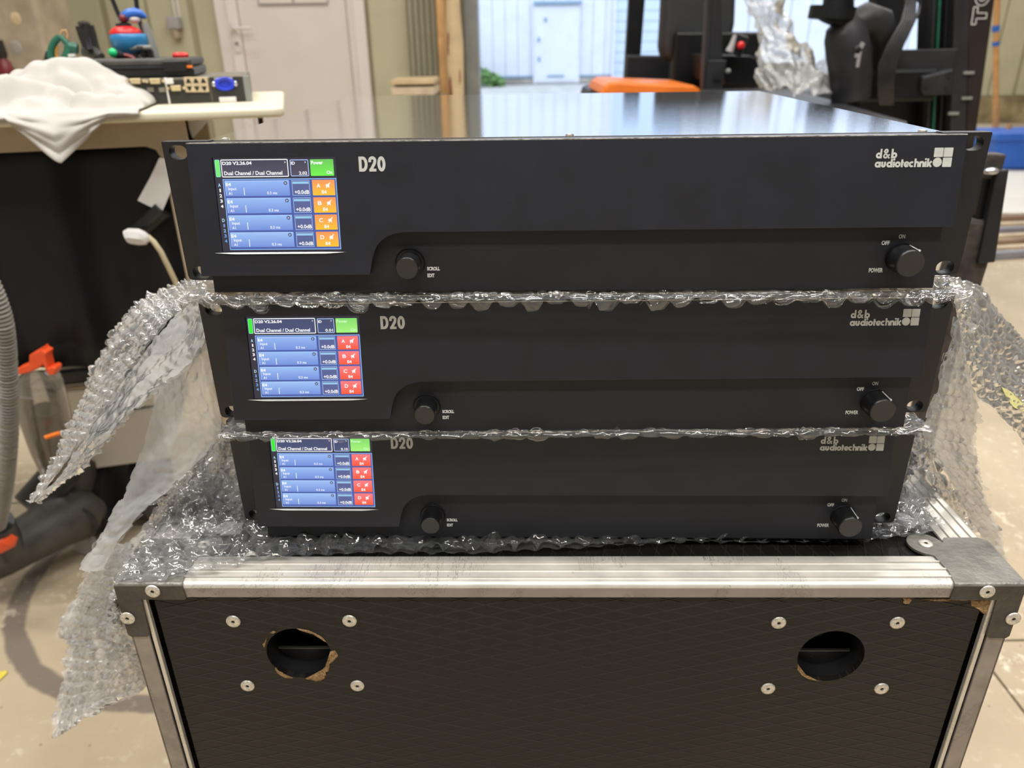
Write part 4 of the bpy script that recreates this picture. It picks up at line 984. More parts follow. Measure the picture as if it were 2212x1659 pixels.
def sheet(label, patches, loc):
    root = empty('bubble_wrap', loc, 0, label, 'bubble wrap', 'sheets of bubble wrap round the amplifiers')
    fp, bp = [], []
    mi = [p.pop('milky', 1) for p in patches]
    for p in patches: a, b, c, d = wrap_patch(**p); fp.append((a, b)); bp.append((c, d))
    np_mesh('film', fp, [M['film'], M['film_milky'], M['film_glassy']], root, mi=mi); o = np_mesh('bubbles', bp, [M['bubbles'], M['bubbles_soft'], M['bubbles_milky']], root, mi=mi); o['kind'] = 'stuff'
    return root
RS = .0013
# ---- sheet under the top amplifier
A_ = rows([[(428, 606, .60), (440, 622, .55), (452, 642, .50), (470, 658, .475)],
           [(360, 622, .61), (385, 650, .57), (415, 690, .51), (448, 730, .476)],
           [(285, 662, .61), (320, 700, .56), (365, 755, .51), (405, 795, .475)],
           [(208, 768, .61), (250, 800, .56), (295, 835, .51), (333, 857, .475)],
           [(150, 925, .60), (178, 930, .55), (215, 935, .50), (250, 925, .475)],
           [(100, 1035, .56), (118, 1032, .54), (138, 1025, .51), (165, 1015, .49)],
           [(64, 1090, .53), (69, 1091, .525), (73, 1091, .52), (78, 1088, .515)]])
B_ = rows([[(400, 690, .53), (425, 695, .50), (450, 700, .485), (470, 705, .478)],
           [(360, 800, .52), (395, 800, .50), (432, 800, .485), (466, 800, .478)],
           [(331, 858, .51), (375, 878, .495), (430, 895, .485), (488, 908, .478)],
           [(308, 950, .50), (350, 962, .488), (400, 972, .48), (462, 978, .476)],
           [(270, 1045, .485), (300, 1055, .478), (335, 1060, .472), (365, 1062, .470)],
           [(212, 1145, .475), (232, 1150, .470), (250, 1152, .466), (268, 1150, .464)],
           [(158, 1232, .465), (180, 1236, .462), (200, 1240, .460), (222, 1236, .458)]])
RA = rows([[(2040, 604, .58), (2050, 618, .53), (2055, 636, .49), (2058, 652, .472)],
           [(2105, 622, .58), (2098, 650, .54), (2085, 690, .50), (2066, 730, .474)],
           [(2160, 690, .58), (2140, 725, .54), (2112, 770, .50), (2086, 812, .476)],
           [(2214, 752, .58), (2190, 795, .54), (2160, 840, .51), (2130, 868, .486)],
           [(2262, 810, .58), (2240, 850, .55), (2212, 885, .52), (2180, 915, .495)],
           [(2300, 900, .57), (2280, 930, .55), (2250, 955, .53), (2222, 975, .51)]])
RB = rows([[(2050, 680, .480), (2066, 690, .49), (2085, 700, .505), (2105, 720, .52)],
           [(2028, 790, .480), (2052, 800, .49), (2076, 810, .505), (2100, 826, .52)],
           [(2000, 898, .482), (2035, 900, .492), (2070, 902, .506), (2104, 905, .52)],
           [(2005, 960, .490), (2040, 965, .498), (2072, 970, .508), (2108, 978, .52)],
           [(2048, 1045, .50), (2075, 1050, .505), (2102, 1056, .512), (2128, 1064, .52)],
           [(2096, 1130, .51), (2116, 1134, .512), (2136, 1138, .516), (2158, 1142, .52)],
           [(2140, 1215, .52), (2152, 1218, .521), (2164, 1222, .522), (2178, 1226, .524)]])
g1 = gap_sheet(POSES[0], -.243, .243, .0095, 3, rise=-.0012)
sheet('bubble wrap between the top and middle amplifiers, drooping widest at both sides', [
    dict(milky=0, ctrl=g1, res=.0013, pitch=.0150, bh=.0026, seed=3, wrinkle=.0006, cut=.002, side=1),
    dict(milky=2, ctrl=[r[:2]+[r[1].lerp(r[2], .55)] for r in A_], res=RS, pitch=.0105, bh=.0040, seed=5, wrinkle=.003, side=1),
    dict(milky=1, ctrl=[[r[1].lerp(r[2], .55)]+r[2:] for r in A_], res=RS, pitch=.0105, bh=.0030, seed=6, wrinkle=.003, side=-1),
    dict(ctrl=B_, res=RS, pitch=.0125, bh=.0030, seed=8, wrinkle=.003, side=-1),
    dict(ctrl=RA, res=RS, pitch=.0125, bh=.0022, seed=11, wrinkle=.004, side=1),
    dict(ctrl=RB, res=RS, pitch=.0125, bh=.0034, seed=14, wrinkle=.004, side=1)], (0, .47, .88))
# ---- sheet under the middle amplifier
C_ = rows([[(470, 905, .56), (482, 915, .53), (498, 925, .50), (520, 935, .479)],
           [(452, 972, .57), (470, 980, .54), (492, 985, .505), (520, 985, .480)],
           [(400, 1030, .57), (430, 1035, .54), (470, 1040, .51), (528, 1050, .482)],
           [(335, 1095, .56), (375, 1098, .53), (430, 1100, .505), (530, 1110, .484)],
           [(295, 1155, .53), (350, 1160, .51), (420, 1162, .49), (525, 1160, .475)]])
RC = rows([[(1966, 930, .480), (1976, 935, .50), (1988, 942, .53), (2000, 955, .56)],
           [(1960, 985, .480), (1978, 990, .50), (1998, 995, .53), (2018, 1008, .56)],
           [(1945, 1050, .480), (1980, 1052, .50), (2018, 1055, .53), (2055, 1065, .56)],
           [(1935, 1110, .480), (1985, 1110, .50), (2038, 1112, .53), (2092, 1120, .56)],
           [(1935, 1150, .480), (1995, 1145, .50), (2060, 1142, .52), (2125, 1160, .55)]])
g2 = gap_sheet(POSES[1], -.238, .238, .0030, 21, zoff=-.0008, lobe=.7, rise=.0006)
sheet('bubble wrap between the middle and lowest amplifiers', [
    dict(milky=0, ctrl=g2, res=.0013, pitch=.0150, bh=.0024, seed=23, wrinkle=.0005, cut=.001, side=1),
    dict(ctrl=C_, res=RS, pitch=.0150, bh=.0045, seed=25, wrinkle=.003, side=1, milky=2),
    dict(ctrl=RC, res=RS, pitch=.0150, bh=.0045, seed=27, wrinkle=.003, side=1, milky=2)], (0, .47, .79))
# ---- sheet lying on the case
fx = [(250, 1256), (300, 1258), (370, 1252), (405, 1244), (440, 1243), (500, 1225), (560, 1210), (640, 1200), (760, 1196), (900, 1195), (1060, 1194), (1180, 1186), (1262, 1184), (1330, 1178), (1500, 1172), (1700, 1170), (1870, 1168), (1960, 1157), (2030, 1147), (2100, 1120), (2140, 1112)]
fp_ = [at_z(px, py, CZ+.003) for px, py in fx]
c_, s_ = math.cos(CYAW), math.sin(CYAW)
floc = [((p.x-CX0)*c_+(p.y-CY0)*s_, -(p.x-CX0)*s_+(p.y-CY0)*c_) for p in fp_]
fX, fY = np.array([f[0] for f in floc]), np.array([f[1] for f in floc])
def keep_top(G):
    lx = (G[..., 0]-CX0)*c_+(G[..., 1]-CY0)*s_; ly = -(G[..., 0]-CX0)*s_+(G[..., 1]-CY0)*c_
    return (ly > np.interp(lx, fX, fY)+.0012*np.sin(lx*420)) & (lx < .285)
def cw(lx, ly, z): return Vector((CX0+lx*c_-ly*s_, CY0+lx*s_+ly*c_, z))
D_ = [[cw(lx, ly, CZ+.0026+(.0008 if abs(lx) < .28 else -.0002)) for lx in np.linspace(-.3100, .29, 14)] for ly in (.46, .30, .20, .12, .07, .045, .03, .015, .001, -.002)]
# the curtain hanging down the left side of the case
E_ = [[cw(-.3105, ly, CZ+.0026) for ly in (.40, .26, .14, .06, .002)],
      [cw(-.326, .36, CZ-.03), cw(-.322, .24, CZ-.028), cw(-.320, .13, CZ-.026), cw(-.3185, .06, CZ-.024), cw(-.3150, .006, CZ-.022)],
      [at(165, 1300, .66), at(185, 1310, .60), at(215, 1320, .54), at(245, 1335, .48), at(280, 1350, .425)],
      [at(155, 1400, .62), at(178, 1405, .57), at(212, 1408, .52), at(255, 1410, .475), at(310, 1410, .435)],
      [at(128, 1505, .56), at(150, 1510, .535), at(190, 1500, .505), at(245, 1490, .475), at(322, 1470, .45)],
      [at(103, 1608, .50), at(128, 1590, .495), at(170, 1562, .485), at(225, 1532, .47), at(300, 1500, .455)]]
F_ = rows([[(215, 1150, .56), (235, 1165, .545), (262, 1175, .53), (300, 1185, .51)],
           [(190, 1225, .56), (215, 1235, .54), (240, 1240, .52), (268, 1240, .47)],
           [(172, 1290, .58), (192, 1300, .56), (215, 1312, .53), (245, 1325, .48)],
           [(160, 1350, .60), (182, 1360, .57), (210, 1370, .53), (250, 1380, .475)]])
sheet('bubble wrap lying on the flight case, hanging down its left side to a long tip', [
    dict(milky=0, ctrl=D_, res=.0014, pitch=.0170, bh=.0048, seed=31, wrinkle=.0006, cut=.0, side=1, keep=keep_top),
    dict(ctrl=E_, res=.0015, pitch=.0120, bh=.0040, seed=33, wrinkle=.004, side=1),
    dict(ctrl=F_, res=.0015, pitch=.0120, bh=.0040, seed=35, wrinkle=.003, side=1)], (0, .47, CZ))
# wisp of yellowish paper caught in the wrap on the right
yp = MB(); q = [at(2164, 836, .50), at(2184, 846, .505), at(2214, 870, .51), at(2235, 895, .515), at(2212, 889, .505), at(2190, 880, .50), at(2175, 862, .50)]
n = len(q); yp.add(q+[p+Vector((0, .0006, 0)) for p in q], [tuple(range(n)), tuple(range(2*n-1, n-1, -1))]+[(i, (i+1) % n, n+(i+1) % n, n+i) for i in range(n)])
tag(yp.build('paper_scrap', M['yellow_pale']), 'pale yellow scrap of paper caught in the wrap at the right', 'paper')

# ------------------------------------------------------------------ workbench on the left
BZ = .942
bl0 = at_z(0, 252, BZ); br0 = at_z(612, 231, BZ); bb = at_z(592, 199, BZ)
ang = math.atan2(br0.y-bl0.y, br0.x-bl0.x)
bench = empty('workbench', (br0.x, br0.y, 0), ang, 'cream topped workbench with a black curtain hung beneath', 'workbench')
W_ = 2.0; D_b = max(.45, (bb-br0).length*1.0)
mb = MB(); v_, f_ = curve_prism([rrect(-W_, 0, 0, D_b, .02)], .0150, .005, 2); mb.add([(v[0], v[1], BZ-.0075+v[2]) for v in v_], f_)
mb.build('bench_top', M['bench_top'], bench, smooth=40)
def bloc(px, py, y):   # point on the plane y of the bench's own axes
    c, s = math.cos(ang), math.sin(ang); d = ray(px, py); dy = -d.x*s+d.y*c; oy = br0.x*s-br0.y*c
    t = (y-oy)/dy; wx, wy = d.x*t-br0.x, d.y*t-br0.y; return Vector((wx*c+wy*s, y, H+d.z*t))
yA = .045
a1 = bloc(345, 322, yA); a2 = bloc(408, 322, yA); za = bloc(150, 324, yA).z
loops = [[(-W_, BZ-.015), (a2.x, BZ-.015), (a2.x, .02), (a1.x, .02), (a1.x, za-.02), (a1.x-.006, za-.006), (a1.x-.02, za), (-W_, za)]]
v_, f_ = curve_prism(loops, .02, .002, 1); MB().add([(v[0], yA+.01-v[2], v[1]) for v in v_], [tuple(reversed(f)) for f in f_]).build('front_frame', M['bench_frame'], bench, smooth=30)
MB().box(a1.x+.01, a2.x, D_b-.06, D_b-.03, 0, BZ-.015).build('leg', M['bench_frame'], bench, bevel=.003)
MB().box(-W_+.02, -W_+.06, .05, D_b-.05, 0, BZ-.015).build('leg', M['bench_frame'], bench, bevel=.003)
# black curtain with soft folds
zc = bloc(120, 800, yA+.02).z
mb = MB(); nx, nz_ = 90, 8; vs = []
for j in range(nz_+1):
    for i in range(nx+1):
        x = -W_+(a1.x+.02+W_)*i/nx; z = zc+(za+.02-zc)*j/nz_; vs.append((x, yA+.03+.010*math.sin(x*37)+.006*math.sin(x*91+1)*(1-j/nz_), z))
mb.add(vs, [(j*(nx+1)+i, j*(nx+1)+i+1, (j+1)*(nx+1)+i+1, (j+1)*(nx+1)+i) for j in range(nz_) for i in range(nx)])
cu_ = mb.build('curtain', M['curtain'], bench, smooth=80); so = cu_.modifiers.new('s', 'SOLIDIFY'); so.thickness = .003
MB().box(-W_+.05, a1.x+.01, D_b-.04, D_b-.02, .50, BZ-.02).build('back_sheet', M['curtain'], bench)
q = bloc(560, 240, .02); MB().tube([(q.x, .02, BZ-.012), (q.x, .018, BZ-.03), (q.x+.004, .012, BZ-.042)], .004, 8).build('screw', M['black_rough'], bench, smooth=50)
# white body on castors under the bench
yD = .36
pB = bloc(100, 800, yD); pR = bloc(335, 850, yD); zt_, zb_ = bloc(200, 778, yD).z, bloc(230, 1008, yD).z
und = empty('drawer_unit', (0, 0, 0), 0, 'white drawer unit on black castors under the bench, dark recessed grip on top', 'cabinet')
def wb_(x, y, z): v = Matrix.Rotation(ang, 4, 'Z') @ Vector((x, y, z)); return Vector((v.x+br0.x, v.y+br0.y, z))
mt = Matrix.Translation((br0.x, br0.y, 0)) @ Matrix.Rotation(ang, 4, 'Z')
MB().box(pB.x, pR.x, yD, yD+.36, zb_, zt_, mt).build('body', M['paper'], und, bevel=.008)
z1, z2 = bloc(150, 796, yD).z, bloc(150, 828, yD).z
MB().box(bloc(128, 812, yD).x, pR.x-.02, yD-.012, yD-.001, z2, z1, mt).build('handle', M['black_plastic'], und, bevel=.006)
MB().box(pB.x+.0, pR.x, yD-.020, yD-.012, z2-.008, z2-.001, mt).build('drawer_edge', M['bench_frame'], und, bevel=.002)
z3 = bloc(150, 893, yD).z
MB().box(pB.x+.0, pR.x, yD-.012, yD-.002, z3, z2-.012, mt).build('drawer_front', M['off_white'], und, bevel=.006)
MB().box(pB.x+.0, pR.x, yD-.012, yD-.002, zb_+.004, z3-.006, mt).build('drawer_front', M['paper'], und, bevel=.006)
for px, yy in ((190, .05), (232, .03), (318, .05), (232, .3)):
    c = bloc(px, 1010, yD+yy); w = wb_(c.x, yD+yy, 0); rz_ = zb_/2+.002
    MB().tube([w+Vector((-.014, 0, rz_)), w+Vector((.014, 0, rz_))], rz_, 20).build('castor_wheel', M['castor'], und, smooth=40)
    MB().box(w.x-.022, w.x+.022, w.y-.02, w.y+.02, zb_-.02, zb_).build('castor_plate', M['castor'], und, bevel=.002)
# grey card hanging from the frame, plug and cable
def plate(pxs, y, th, name, m, label=None, cat=None, parent=None, group=None):
    pts = [(bloc(a, b, y).x, bloc(a, b, y).z) for a, b in pxs]
    n = len(pts); mbp = MB().add([mt @ Vector((p[0], y-th/2, p[1])) for p in pts]+[mt @ Vector((p[0], y+th/2, p[1])) for p in pts], [tuple(range(n)), tuple(range(2*n-1, n-1, -1))]+[(i, n+i, n+(i+1) % n, (i+1) % n) for i in range(n)])
    o = mbp.build(name, m, parent, bevel=.0004)
    if label: tag(o, label, cat, group)
    return o
plate([(352, 342), (372, 340), (377, 395), (350, 459), (297, 433), (325, 382), (344, 341)], yA-.004, .0016, 'card', M['paper'], 'grey white card taped askew to the bench leg', 'card')
plate([(401, 236), (452, 236), (453, 258), (416, 299), (409, 280)], yA+.045, .0016, 'paper_sheet', M['paper'], 'white paper corner hanging behind the end of the bench', 'paper')
pl = empty('power_cable', (0, 0, 0), 0, 'cream cable with white plug dangling beside the bench curtain', 'cable')
def bw(px, py, y): p = bloc(px, py, y); return mt @ p
yc = yA-.03
MB().tube([bw(272, 512, yc), bw(279, 510, yc), bw(300, 512, yc), bw(314, 514, yc), bw(322, 512, yc)], [.010, .0125, .0135, .011, .006], 8).build('plug', M['paper'], pl, smooth=35)
MB().tube([bw(*p) for p in ((318, 510, yc), (332, 522, yc), (347, 543, yc), (362, 573, yc+.01), (378, 606, yc+.02), (392, 650, yc+.04), (405, 720, yc+.06))], .0042, 10).build('cable', M['cream_cable'], pl, smooth=60)
MB().tube([bw(298, 498, yc+.04), bw(322, 480, yc+.035), bw(352, 452, yc+.03)], [.016, .0165, .015], 16).build('socket', M['black_plastic'], pl, smooth=40)

# ------------------------------------------------------------------ things on the bench
# folded cloth spilling over the edge
def cloth():
    # one sheet: rows run from the back of the heap over its top, down to the bench edge and into the hanging corner
    n, m = 120, 110; vs = []
    tip = bloc(120, 358, -.035)
    for j in range(m+1):
        v = j/m
        for i in range(n+1):
            u = i/n; px = -120+u*425
            t = (px-20)/245                                   # 0..1 across the hanging corner
            e = bloc(px, 250, 0.0).x
            if v < .62:
                w = v/.62; y = .26*(1-w)**1.1
                env = min(1, max(0, (px+120)/60))*min(1, max(0, (305-px)/70))
                ridge = math.exp(-((w-.34)/.20)**2)*(.052+.014*math.sin(px*.017+.6))
                fold = .026*math.exp(-((w-.74+.10*math.sin(px*.021))/.07)**2)-.010*math.exp(-((w-.60+.08*math.sin(px*.024))/.05)**2)
                wr = .022*mnoise.noise(Vector((e*9, y*16, 3)))+.020*abs(mnoise.noise(Vector((e*16, y*22, 5))))+.006*mnoise.noise(Vector((e*44, y*52, 5)))
                z = BZ+.003+max(0, (ridge+fold+wr)*env**.6); x = e
                if w > .9: z = (z-BZ-.004)*(1-(w-.9)/.1*.7)+BZ+.004
                p = (x, y-.004, z)
            else:
                w = (v-.62)/.38; inside = max(0, min(1, t))
                L = max(.006, (BZ-tip.z)*(1-abs(inside-.42)/.58)**1.0) if 0 < t < 1 else .010
                L = max(L, .010); x = e+(tip.x-e)*.10*w*(1 if 0 < t < 1 else 0)
                cre = -.030*(1-abs(t-.40)/.40 if 0 < t < .8 else 0)*w**.6-.016*math.exp(-((t-.80)/.07)**2)*w
                p = (x, -.008-.014*math.sin(math.pi*min(1, w*1.2))*.6+cre+.006*mnoise.noise(Vector((x*26, w*5, 0))), BZ+.003-L*w**1.05)
            vs.append(mt @ Vector(p))
    mb = MB().add(vs, [(j*(n+1)+i, j*(n+1)+i+1, (j+1)*(n+1)+i+1, (j+1)*(n+1)+i) for j in range(m) for i in range(n)])
    o = mb.build('cloth', M['cloth'], None, smooth=80); s = o.modifiers.new('s', 'SOLIDIFY'); s.thickness = .0016
    return tag(o, 'crumpled white cloth draped over the front edge of the workbench', 'cloth')
cloth()
# rear side of a rack unit with its sockets
yU = .155
u0, u1 = bloc(150, 200, yU), bloc(543, 199, yU); zt1 = bloc(545, 163, yU).z
zu0 = BZ; hU = max(zt1-BZ, .03)
ru = empty('rack_unit', tuple(mt @ Vector((u0.x, yU, BZ))), ang, 'grey rack unit on the workbench, its rear sockets facing out with one blue connector', 'rack unit')
wU = u1.x-u0.x
def ul(px, py): p = bloc(px, py, yU); return p.x-u0.x, p.z-BZ
MB().box(0, wU-.010, 0, .26, .001, hU-.001).build('chassis', M['rack_edge'], ru, bevel=.001)
xm = ul(541-70, 180)[0]
MB().box(.002, ul(356, 180)[0], -.002, 0, .002, hU-.004).build('rear_panel', M['rack_grey'], ru)
MB().box(ul(361, 180)[0], ul(451, 180)[0], -.002, 0, .002, hU-.004).build('rear_panel', M['rack_grey'], ru)
MB().box(ul(454, 180)[0], ul(526, 180)[0], -.002, 0, .001, hU-.001).build('rear_panel', M['rack_grey'], ru)
MB().box(ul(526, 180)[0], wU, -.003, .01, .0, hU).build('end_ear', M['grey_steel'], ru, bevel=.001)
MB().box(ul(357, 180)[0], ul(361, 180)[0], -.005, 0, .0, hU).box(ul(357, 180)[0], ul(376, 180)[0], -.007, 0, hU-.010, hU-.001).build('white_clip', M['paper'], ru, bevel=.001)
def dsub(cx, cz):
    w = .0085; d = MB().add([(cx-w, -.008, cz+.0042), (cx+w, -.008, cz+.0042), (cx+w*.86, -.008, cz-.0042), (cx-w*.86, -.008, cz-.0042), (cx-w, -.002, cz+.0042), (cx+w, -.002, cz+.0042), (cx+w*.86, -.002, cz-.0042), (cx-w*.86, -.002, cz-.0042)], [(3, 2, 1, 0), (0, 1, 5, 4), (1, 2, 6, 5), (2, 3, 7, 6), (3, 0, 4, 7)]).build('serial_socket', M['gold'], ru, bevel=.001)
    for s in (-1, 1): MB().tube([(cx+s*.0125, -.002, cz), (cx+s*.0125, -.007, cz)], .0026, 8).build('socket_post', M['gold'], d, smooth=40)
for px, py in ((294, 175), (336, 175), (381, 190)): dsub(*ul(px, py))
for px in (326, 351):
    x_, z_ = ul(px, 193); MB().box(x_-.005, x_+.005, -.005, 0, z_-.004, z_+.003).build('small_socket', M['rack_edge'], ru, bevel=.0006)
for j, py in enumerate((175, 190)):
    for i, px in enumerate((408, 424, 440)):
        x_, z_ = ul(px+j*2, py); s = MB().box(x_-.0068, x_+.0068, -.006, 0, z_-.0062, z_+.0062).build('network_socket', M['port'], ru, bevel=.0006)
        sg = 1 if j == 0 else -1; MB().add([(x_-.0045, -.0063, z_-.003*sg), (x_+.0045, -.0063, z_-.003*sg), (x_+.0012, -.0063, z_+.004*sg), (x_-.0012, -.0063, z_+.004*sg)], [(0, 1, 2, 3) if sg > 0 else (3, 2, 1, 0)]).build('socket_mouth', M['black_inside'], s)
x_, z_ = ul(486, 181)
bp_ = MB().lathe([(.0175, 0), (.0175, .004), (.0155, .0065), (.010, .0055), (.0095, .003), (0, .003)], 28, Matrix.Translation((x_, -.001, z_)) @ Matrix.Rotation(R(90), 4, 'X'), 1, .62).build('power_connector', M['blue_plug'], ru, smooth=40)
for s in (-1, 1): MB().ball((x_+s*.0175, -.006, z_), .004, 12, .8, .6, 1.1).build('connector_screw', M['silver'], bp_, smooth=60)
MB().box(x_-.0125, x_+.0145, -.0085, -.001, .0005, .0085).build('white_label', M['paper'], ru, bevel=.0006)
MB().box(x_-.016, x_+.014, -.004, -.001, hU-.008, hU-.002).build('latch', M['silver'], ru, bevel=.0005)
# flat black tool case lying on it
yT = .175
t0, t1 = bloc(150, 160, yT), bloc(421, 162, yT); zt2 = bloc(300, 127, yT).z; zb2 = BZ+hU
tcse = empty('tool_case', tuple(mt @ Vector((t0.x, yT, zb2))), ang, 'flat black tool case with an orange stripe lying on the rack unit', 'case')
wT = t1.x-t0.x; hT = max(zt2-zb2, .028)
MB().box(0, wT, 0, .22, .0, hT*.52).build('lower_shell', M['black_plastic'], tcse, bevel=.004)
MB().box(0, wT-.002, .001, .218, hT*.56, hT).build('upper_shell', M['dark_plastic'], tcse, bevel=.004)
MB().box(0.002, wT-.002, -.002, .0, hT*.48, hT*.60).build('seam_band', M['grey_card'] if False else M['truck'], tcse, bevel=.0006)
MB().box(wT-.036, wT-.001, -.004, -.001, hT*.46, hT*.60).build('orange_stripe', M['orange'], tcse, bevel=.0006)
for px in (200, 380): MB().box(bloc(px, 150, yT).x-t0.x-.018, bloc(px, 150, yT).x-t0.x+.018, -.005, .0, hT*.3, hT*.85).build('latch', M['black_plastic'], tcse, bevel=.001)
zc2 = zb2+hT
def bt(px, py, y): return mt @ bloc(px, py, y)
# small red and blue canister vacuum / heater on the case
yR = .30
c0 = bloc(288, 124, yR); cz0 = zc2; sc_ = (bloc(330, 100, yR).x-bloc(246, 100, yR).x)/2
ht_ = lambda py: bloc(288, py, yR).z
rb_ = empty('toy_appliance', tuple(mt @ Vector((c0.x, yR, cz0))), ang, 'rounded red over blue appliance with a blue arched handle standing on the tool case', 'appliance')
mb = MB(); Zs = [ht_(118)-cz0, ht_(112)-cz0, ht_(100)-cz0, ht_(85)-cz0, ht_(76)-cz0, ht_(73)-cz0]
mb.lathe([(sc_*.60, Zs[0]), (sc_*.78, Zs[1]), (sc_*.96, Zs[2]), (sc_*1.0, Zs[3]), (sc_*.97, Zs[4]), (sc_*.90, Zs[5])], 36).build('blue_body', M['blue'], rb_, smooth=60)
Zr = [ht_(p)-cz0 for p in (73.5, 71, 64, 58, 55)]
mb = MB(); mb.lathe([(sc_*.84, Zr[0]), (sc_*.86, Zr[1]), (sc_*.74, Zr[2]), (sc_*.50, Zr[3]), (sc_*.30, Zr[4])], 36, Matrix.Translation((-sc_*.12, 0, 0))).build('red_dome', M['red'], rb_, smooth=60)
MB().lathe([(sc_*.42, ht_(56)-cz0), (sc_*.40, ht_(51)-cz0), (sc_*.2, ht_(48)-cz0)], 20, Matrix.Translation((-sc_*.15, 0, 0))).build('black_collar', M['black_plastic'], rb_, smooth=50)
def rl(px, py): p = bloc(px, py, yR); return Vector((p.x-c0.x, 0, p.z-cz0))
MB().tube([rl(262, 46)+Vector((0, 0, 0)), rl(268, 38), rl(278, 32), rl(292, 29), rl(305, 31), rl(316, 38)], [.006, .008, .0095, .0095, .007, .003], 12).build('handle', M['blue_dark'], rb_, smooth=60)
MB().ball(tuple(rl(290, 41)), .009, 14, 1.2, 1, .8).build('grey_cap', M['paper'], rb_, smooth=60)
MB().ball(tuple(rl(267, 40)+Vector((0, -.006, 0))), .007, 14).build('red_knob', M['red_dark'], rb_, smooth=60)
MB().box(rl(262, 0).x, rl(312, 0).x, -sc_*.90, -sc_*.5, rl(0, 113).z, rl(0, 102).z).build('grey_plate', M['grey_steel'], rb_, bevel=.003)
MB().box(rl(280, 0).x, rl(294, 0).x, -sc_*.90-.002, -sc_*.90+.002, rl(0, 110).z, rl(0, 104).z).build('label_plate', M['dark_plastic'], rb_)
for px in (272, 290, 306): MB().box(rl(px-6, 0).x, rl(px+6, 0).x, -sc_*.7, sc_*.3, 0, rl(0, 112).z).build('foot', M['black_plastic'], rb_, bevel=.002)
MB().tube([rl(312, 50), rl(322, 80), rl(328, 105), rl(330, 123)], [.006, .008, .010, .012], 10).build('grey_strut', M['grey_steel'], rb_, smooth=50)
gb = empty('green_capped_torch', tuple(bt(250, 118, .22)), 0, 'small dark torch with a green cap lying beside the red and blue appliance', 'torch')
w0 = gb.location; p1_, p2_ = bt(244, 114, .215)-w0, bt(262, 120, .24)-w0
MB().tube([p1_, p1_.lerp(p2_, .4), p2_], [.0075, .007, .006], 14).build('barrel', M['truck'], gb, smooth=50); MB().ball(tuple(p1_), .0072, 16).build('cap', M['green_ball'], gb, smooth=60)
MB().tube([p2_, p2_+Vector((.012, 0, -.001)), p2_+Vector((.024, -.003, -.007))], .004, 8).build('strap', M['red_dark'], gb, smooth=60)
tag(MB().lathe([(.013, 0), (.014, .004), (.011, .0075), (0, .0085)], 20, mt @ Matrix.Translation((bloc(390, 120, .25).x, .25, zc2))).build('bottle_cap', M['red'], None, smooth=50), 'small red cap lying on the right end of the tool case', 'cap')
# green jigsaw
yJ = .34
def J(px, py, dy=0): return mt @ (bloc(px, py, yJ)+Vector((0, dy, 0)))
js = empty('jigsaw', tuple(J(125, 135)), 0, 'green power tool with a loop handle and orange trigger standing behind the cloth', 'power tool')
jw = js.location
def jt(pts, r, name, m, n=12, par=None): return MB().tube([J(*p)-jw for p in pts], r, n).build(name, m, par or js, smooth=60)
jt([(128, 80), (118, 90), (112, 105), (110, 120), (114, 132), (128, 136)], [.0055, .006, .0065, .0075, .009, .009], 'rear_grip', M['tool_green'])
jt([(126, 78), (136, 85), (146, 95), (150, 110), (146, 128), (138, 137)], [.005, .005, .006, .009, .011, .011], 'front_grip', M['tool_green'])
jt([(148, 100), (158, 104), (168, 106)], [.008, .010, .009], 'motor_housing', M['tool_green']); jt([(104, 112), (103, 128), (108, 142)], [.004, .006, .006], 'rubber_back', M['black_plastic'])
jt([(124, 100), (120, 110), (121, 120), (126, 128)], .0025, 'trigger', M['orange_trigger']); jt([(130, 76), (134, 66), (142, 65), (146, 72), (145, 84)], .0014, 'cord_loop', M['timber'])
jt([(160, 116, -.02), (162, 122, -.02)], .006, 'dust_cap', M['paper'])
# black boot-shaped gaiter
bo = empty('work_boot', tuple(J(195, 120)), 0, 'worn black leather boot standing on the left end of the tool case', 'boot'); bwl = bo.location
MB().tube([J(174, 55, .03)-bwl, J(180, 75, .03)-bwl, J(186, 95, .03)-bwl, J(190, 110, .03)-bwl, J(194, 120, .03)-bwl], [.0155, .0155, .0145, .015, .017], 16).build('shaft', M['black_rough'], bo, smooth=60)
MB().tube([J(180, 112, .03)-bwl, J(196, 116, .02)-bwl, J(208, 119, .01)-bwl, J(220, 122, .0)-bwl], [.013, .012, .010, .006], 14).build('toe', M['dark_plastic'], bo, smooth=60)
MB().tube([J(184, 80, .005)-bwl, J(188, 95, .005)-bwl, J(192, 108, .003)-bwl], [.006, .006, .007], 10).build('tongue', M['truck'], bo, smooth=60)
MB().tube([J(164, 50, .03)-bwl, J(172, 54, .02)-bwl, J(182, 53, .03)-bwl], [.004, .008, .006], 10).build('collar', M['black_rough'], bo, smooth=60)
# two black cables hanging down the wall
hc = empty('hanging_cable', (0, 0, 0), 0, 'two black cables hanging down behind the red and blue appliance', 'cable')
for pts in (((238, -60), (243, 0), (252, 22), (262, 44)), ((290, -60), (294, 0), (297, 25), (302, 48), (312, 75))):
    MB().tube([bt(a, b, yR+.05) for a, b in pts], .0042, 8).build('cable', M['black_plastic'], hc, smooth=60)

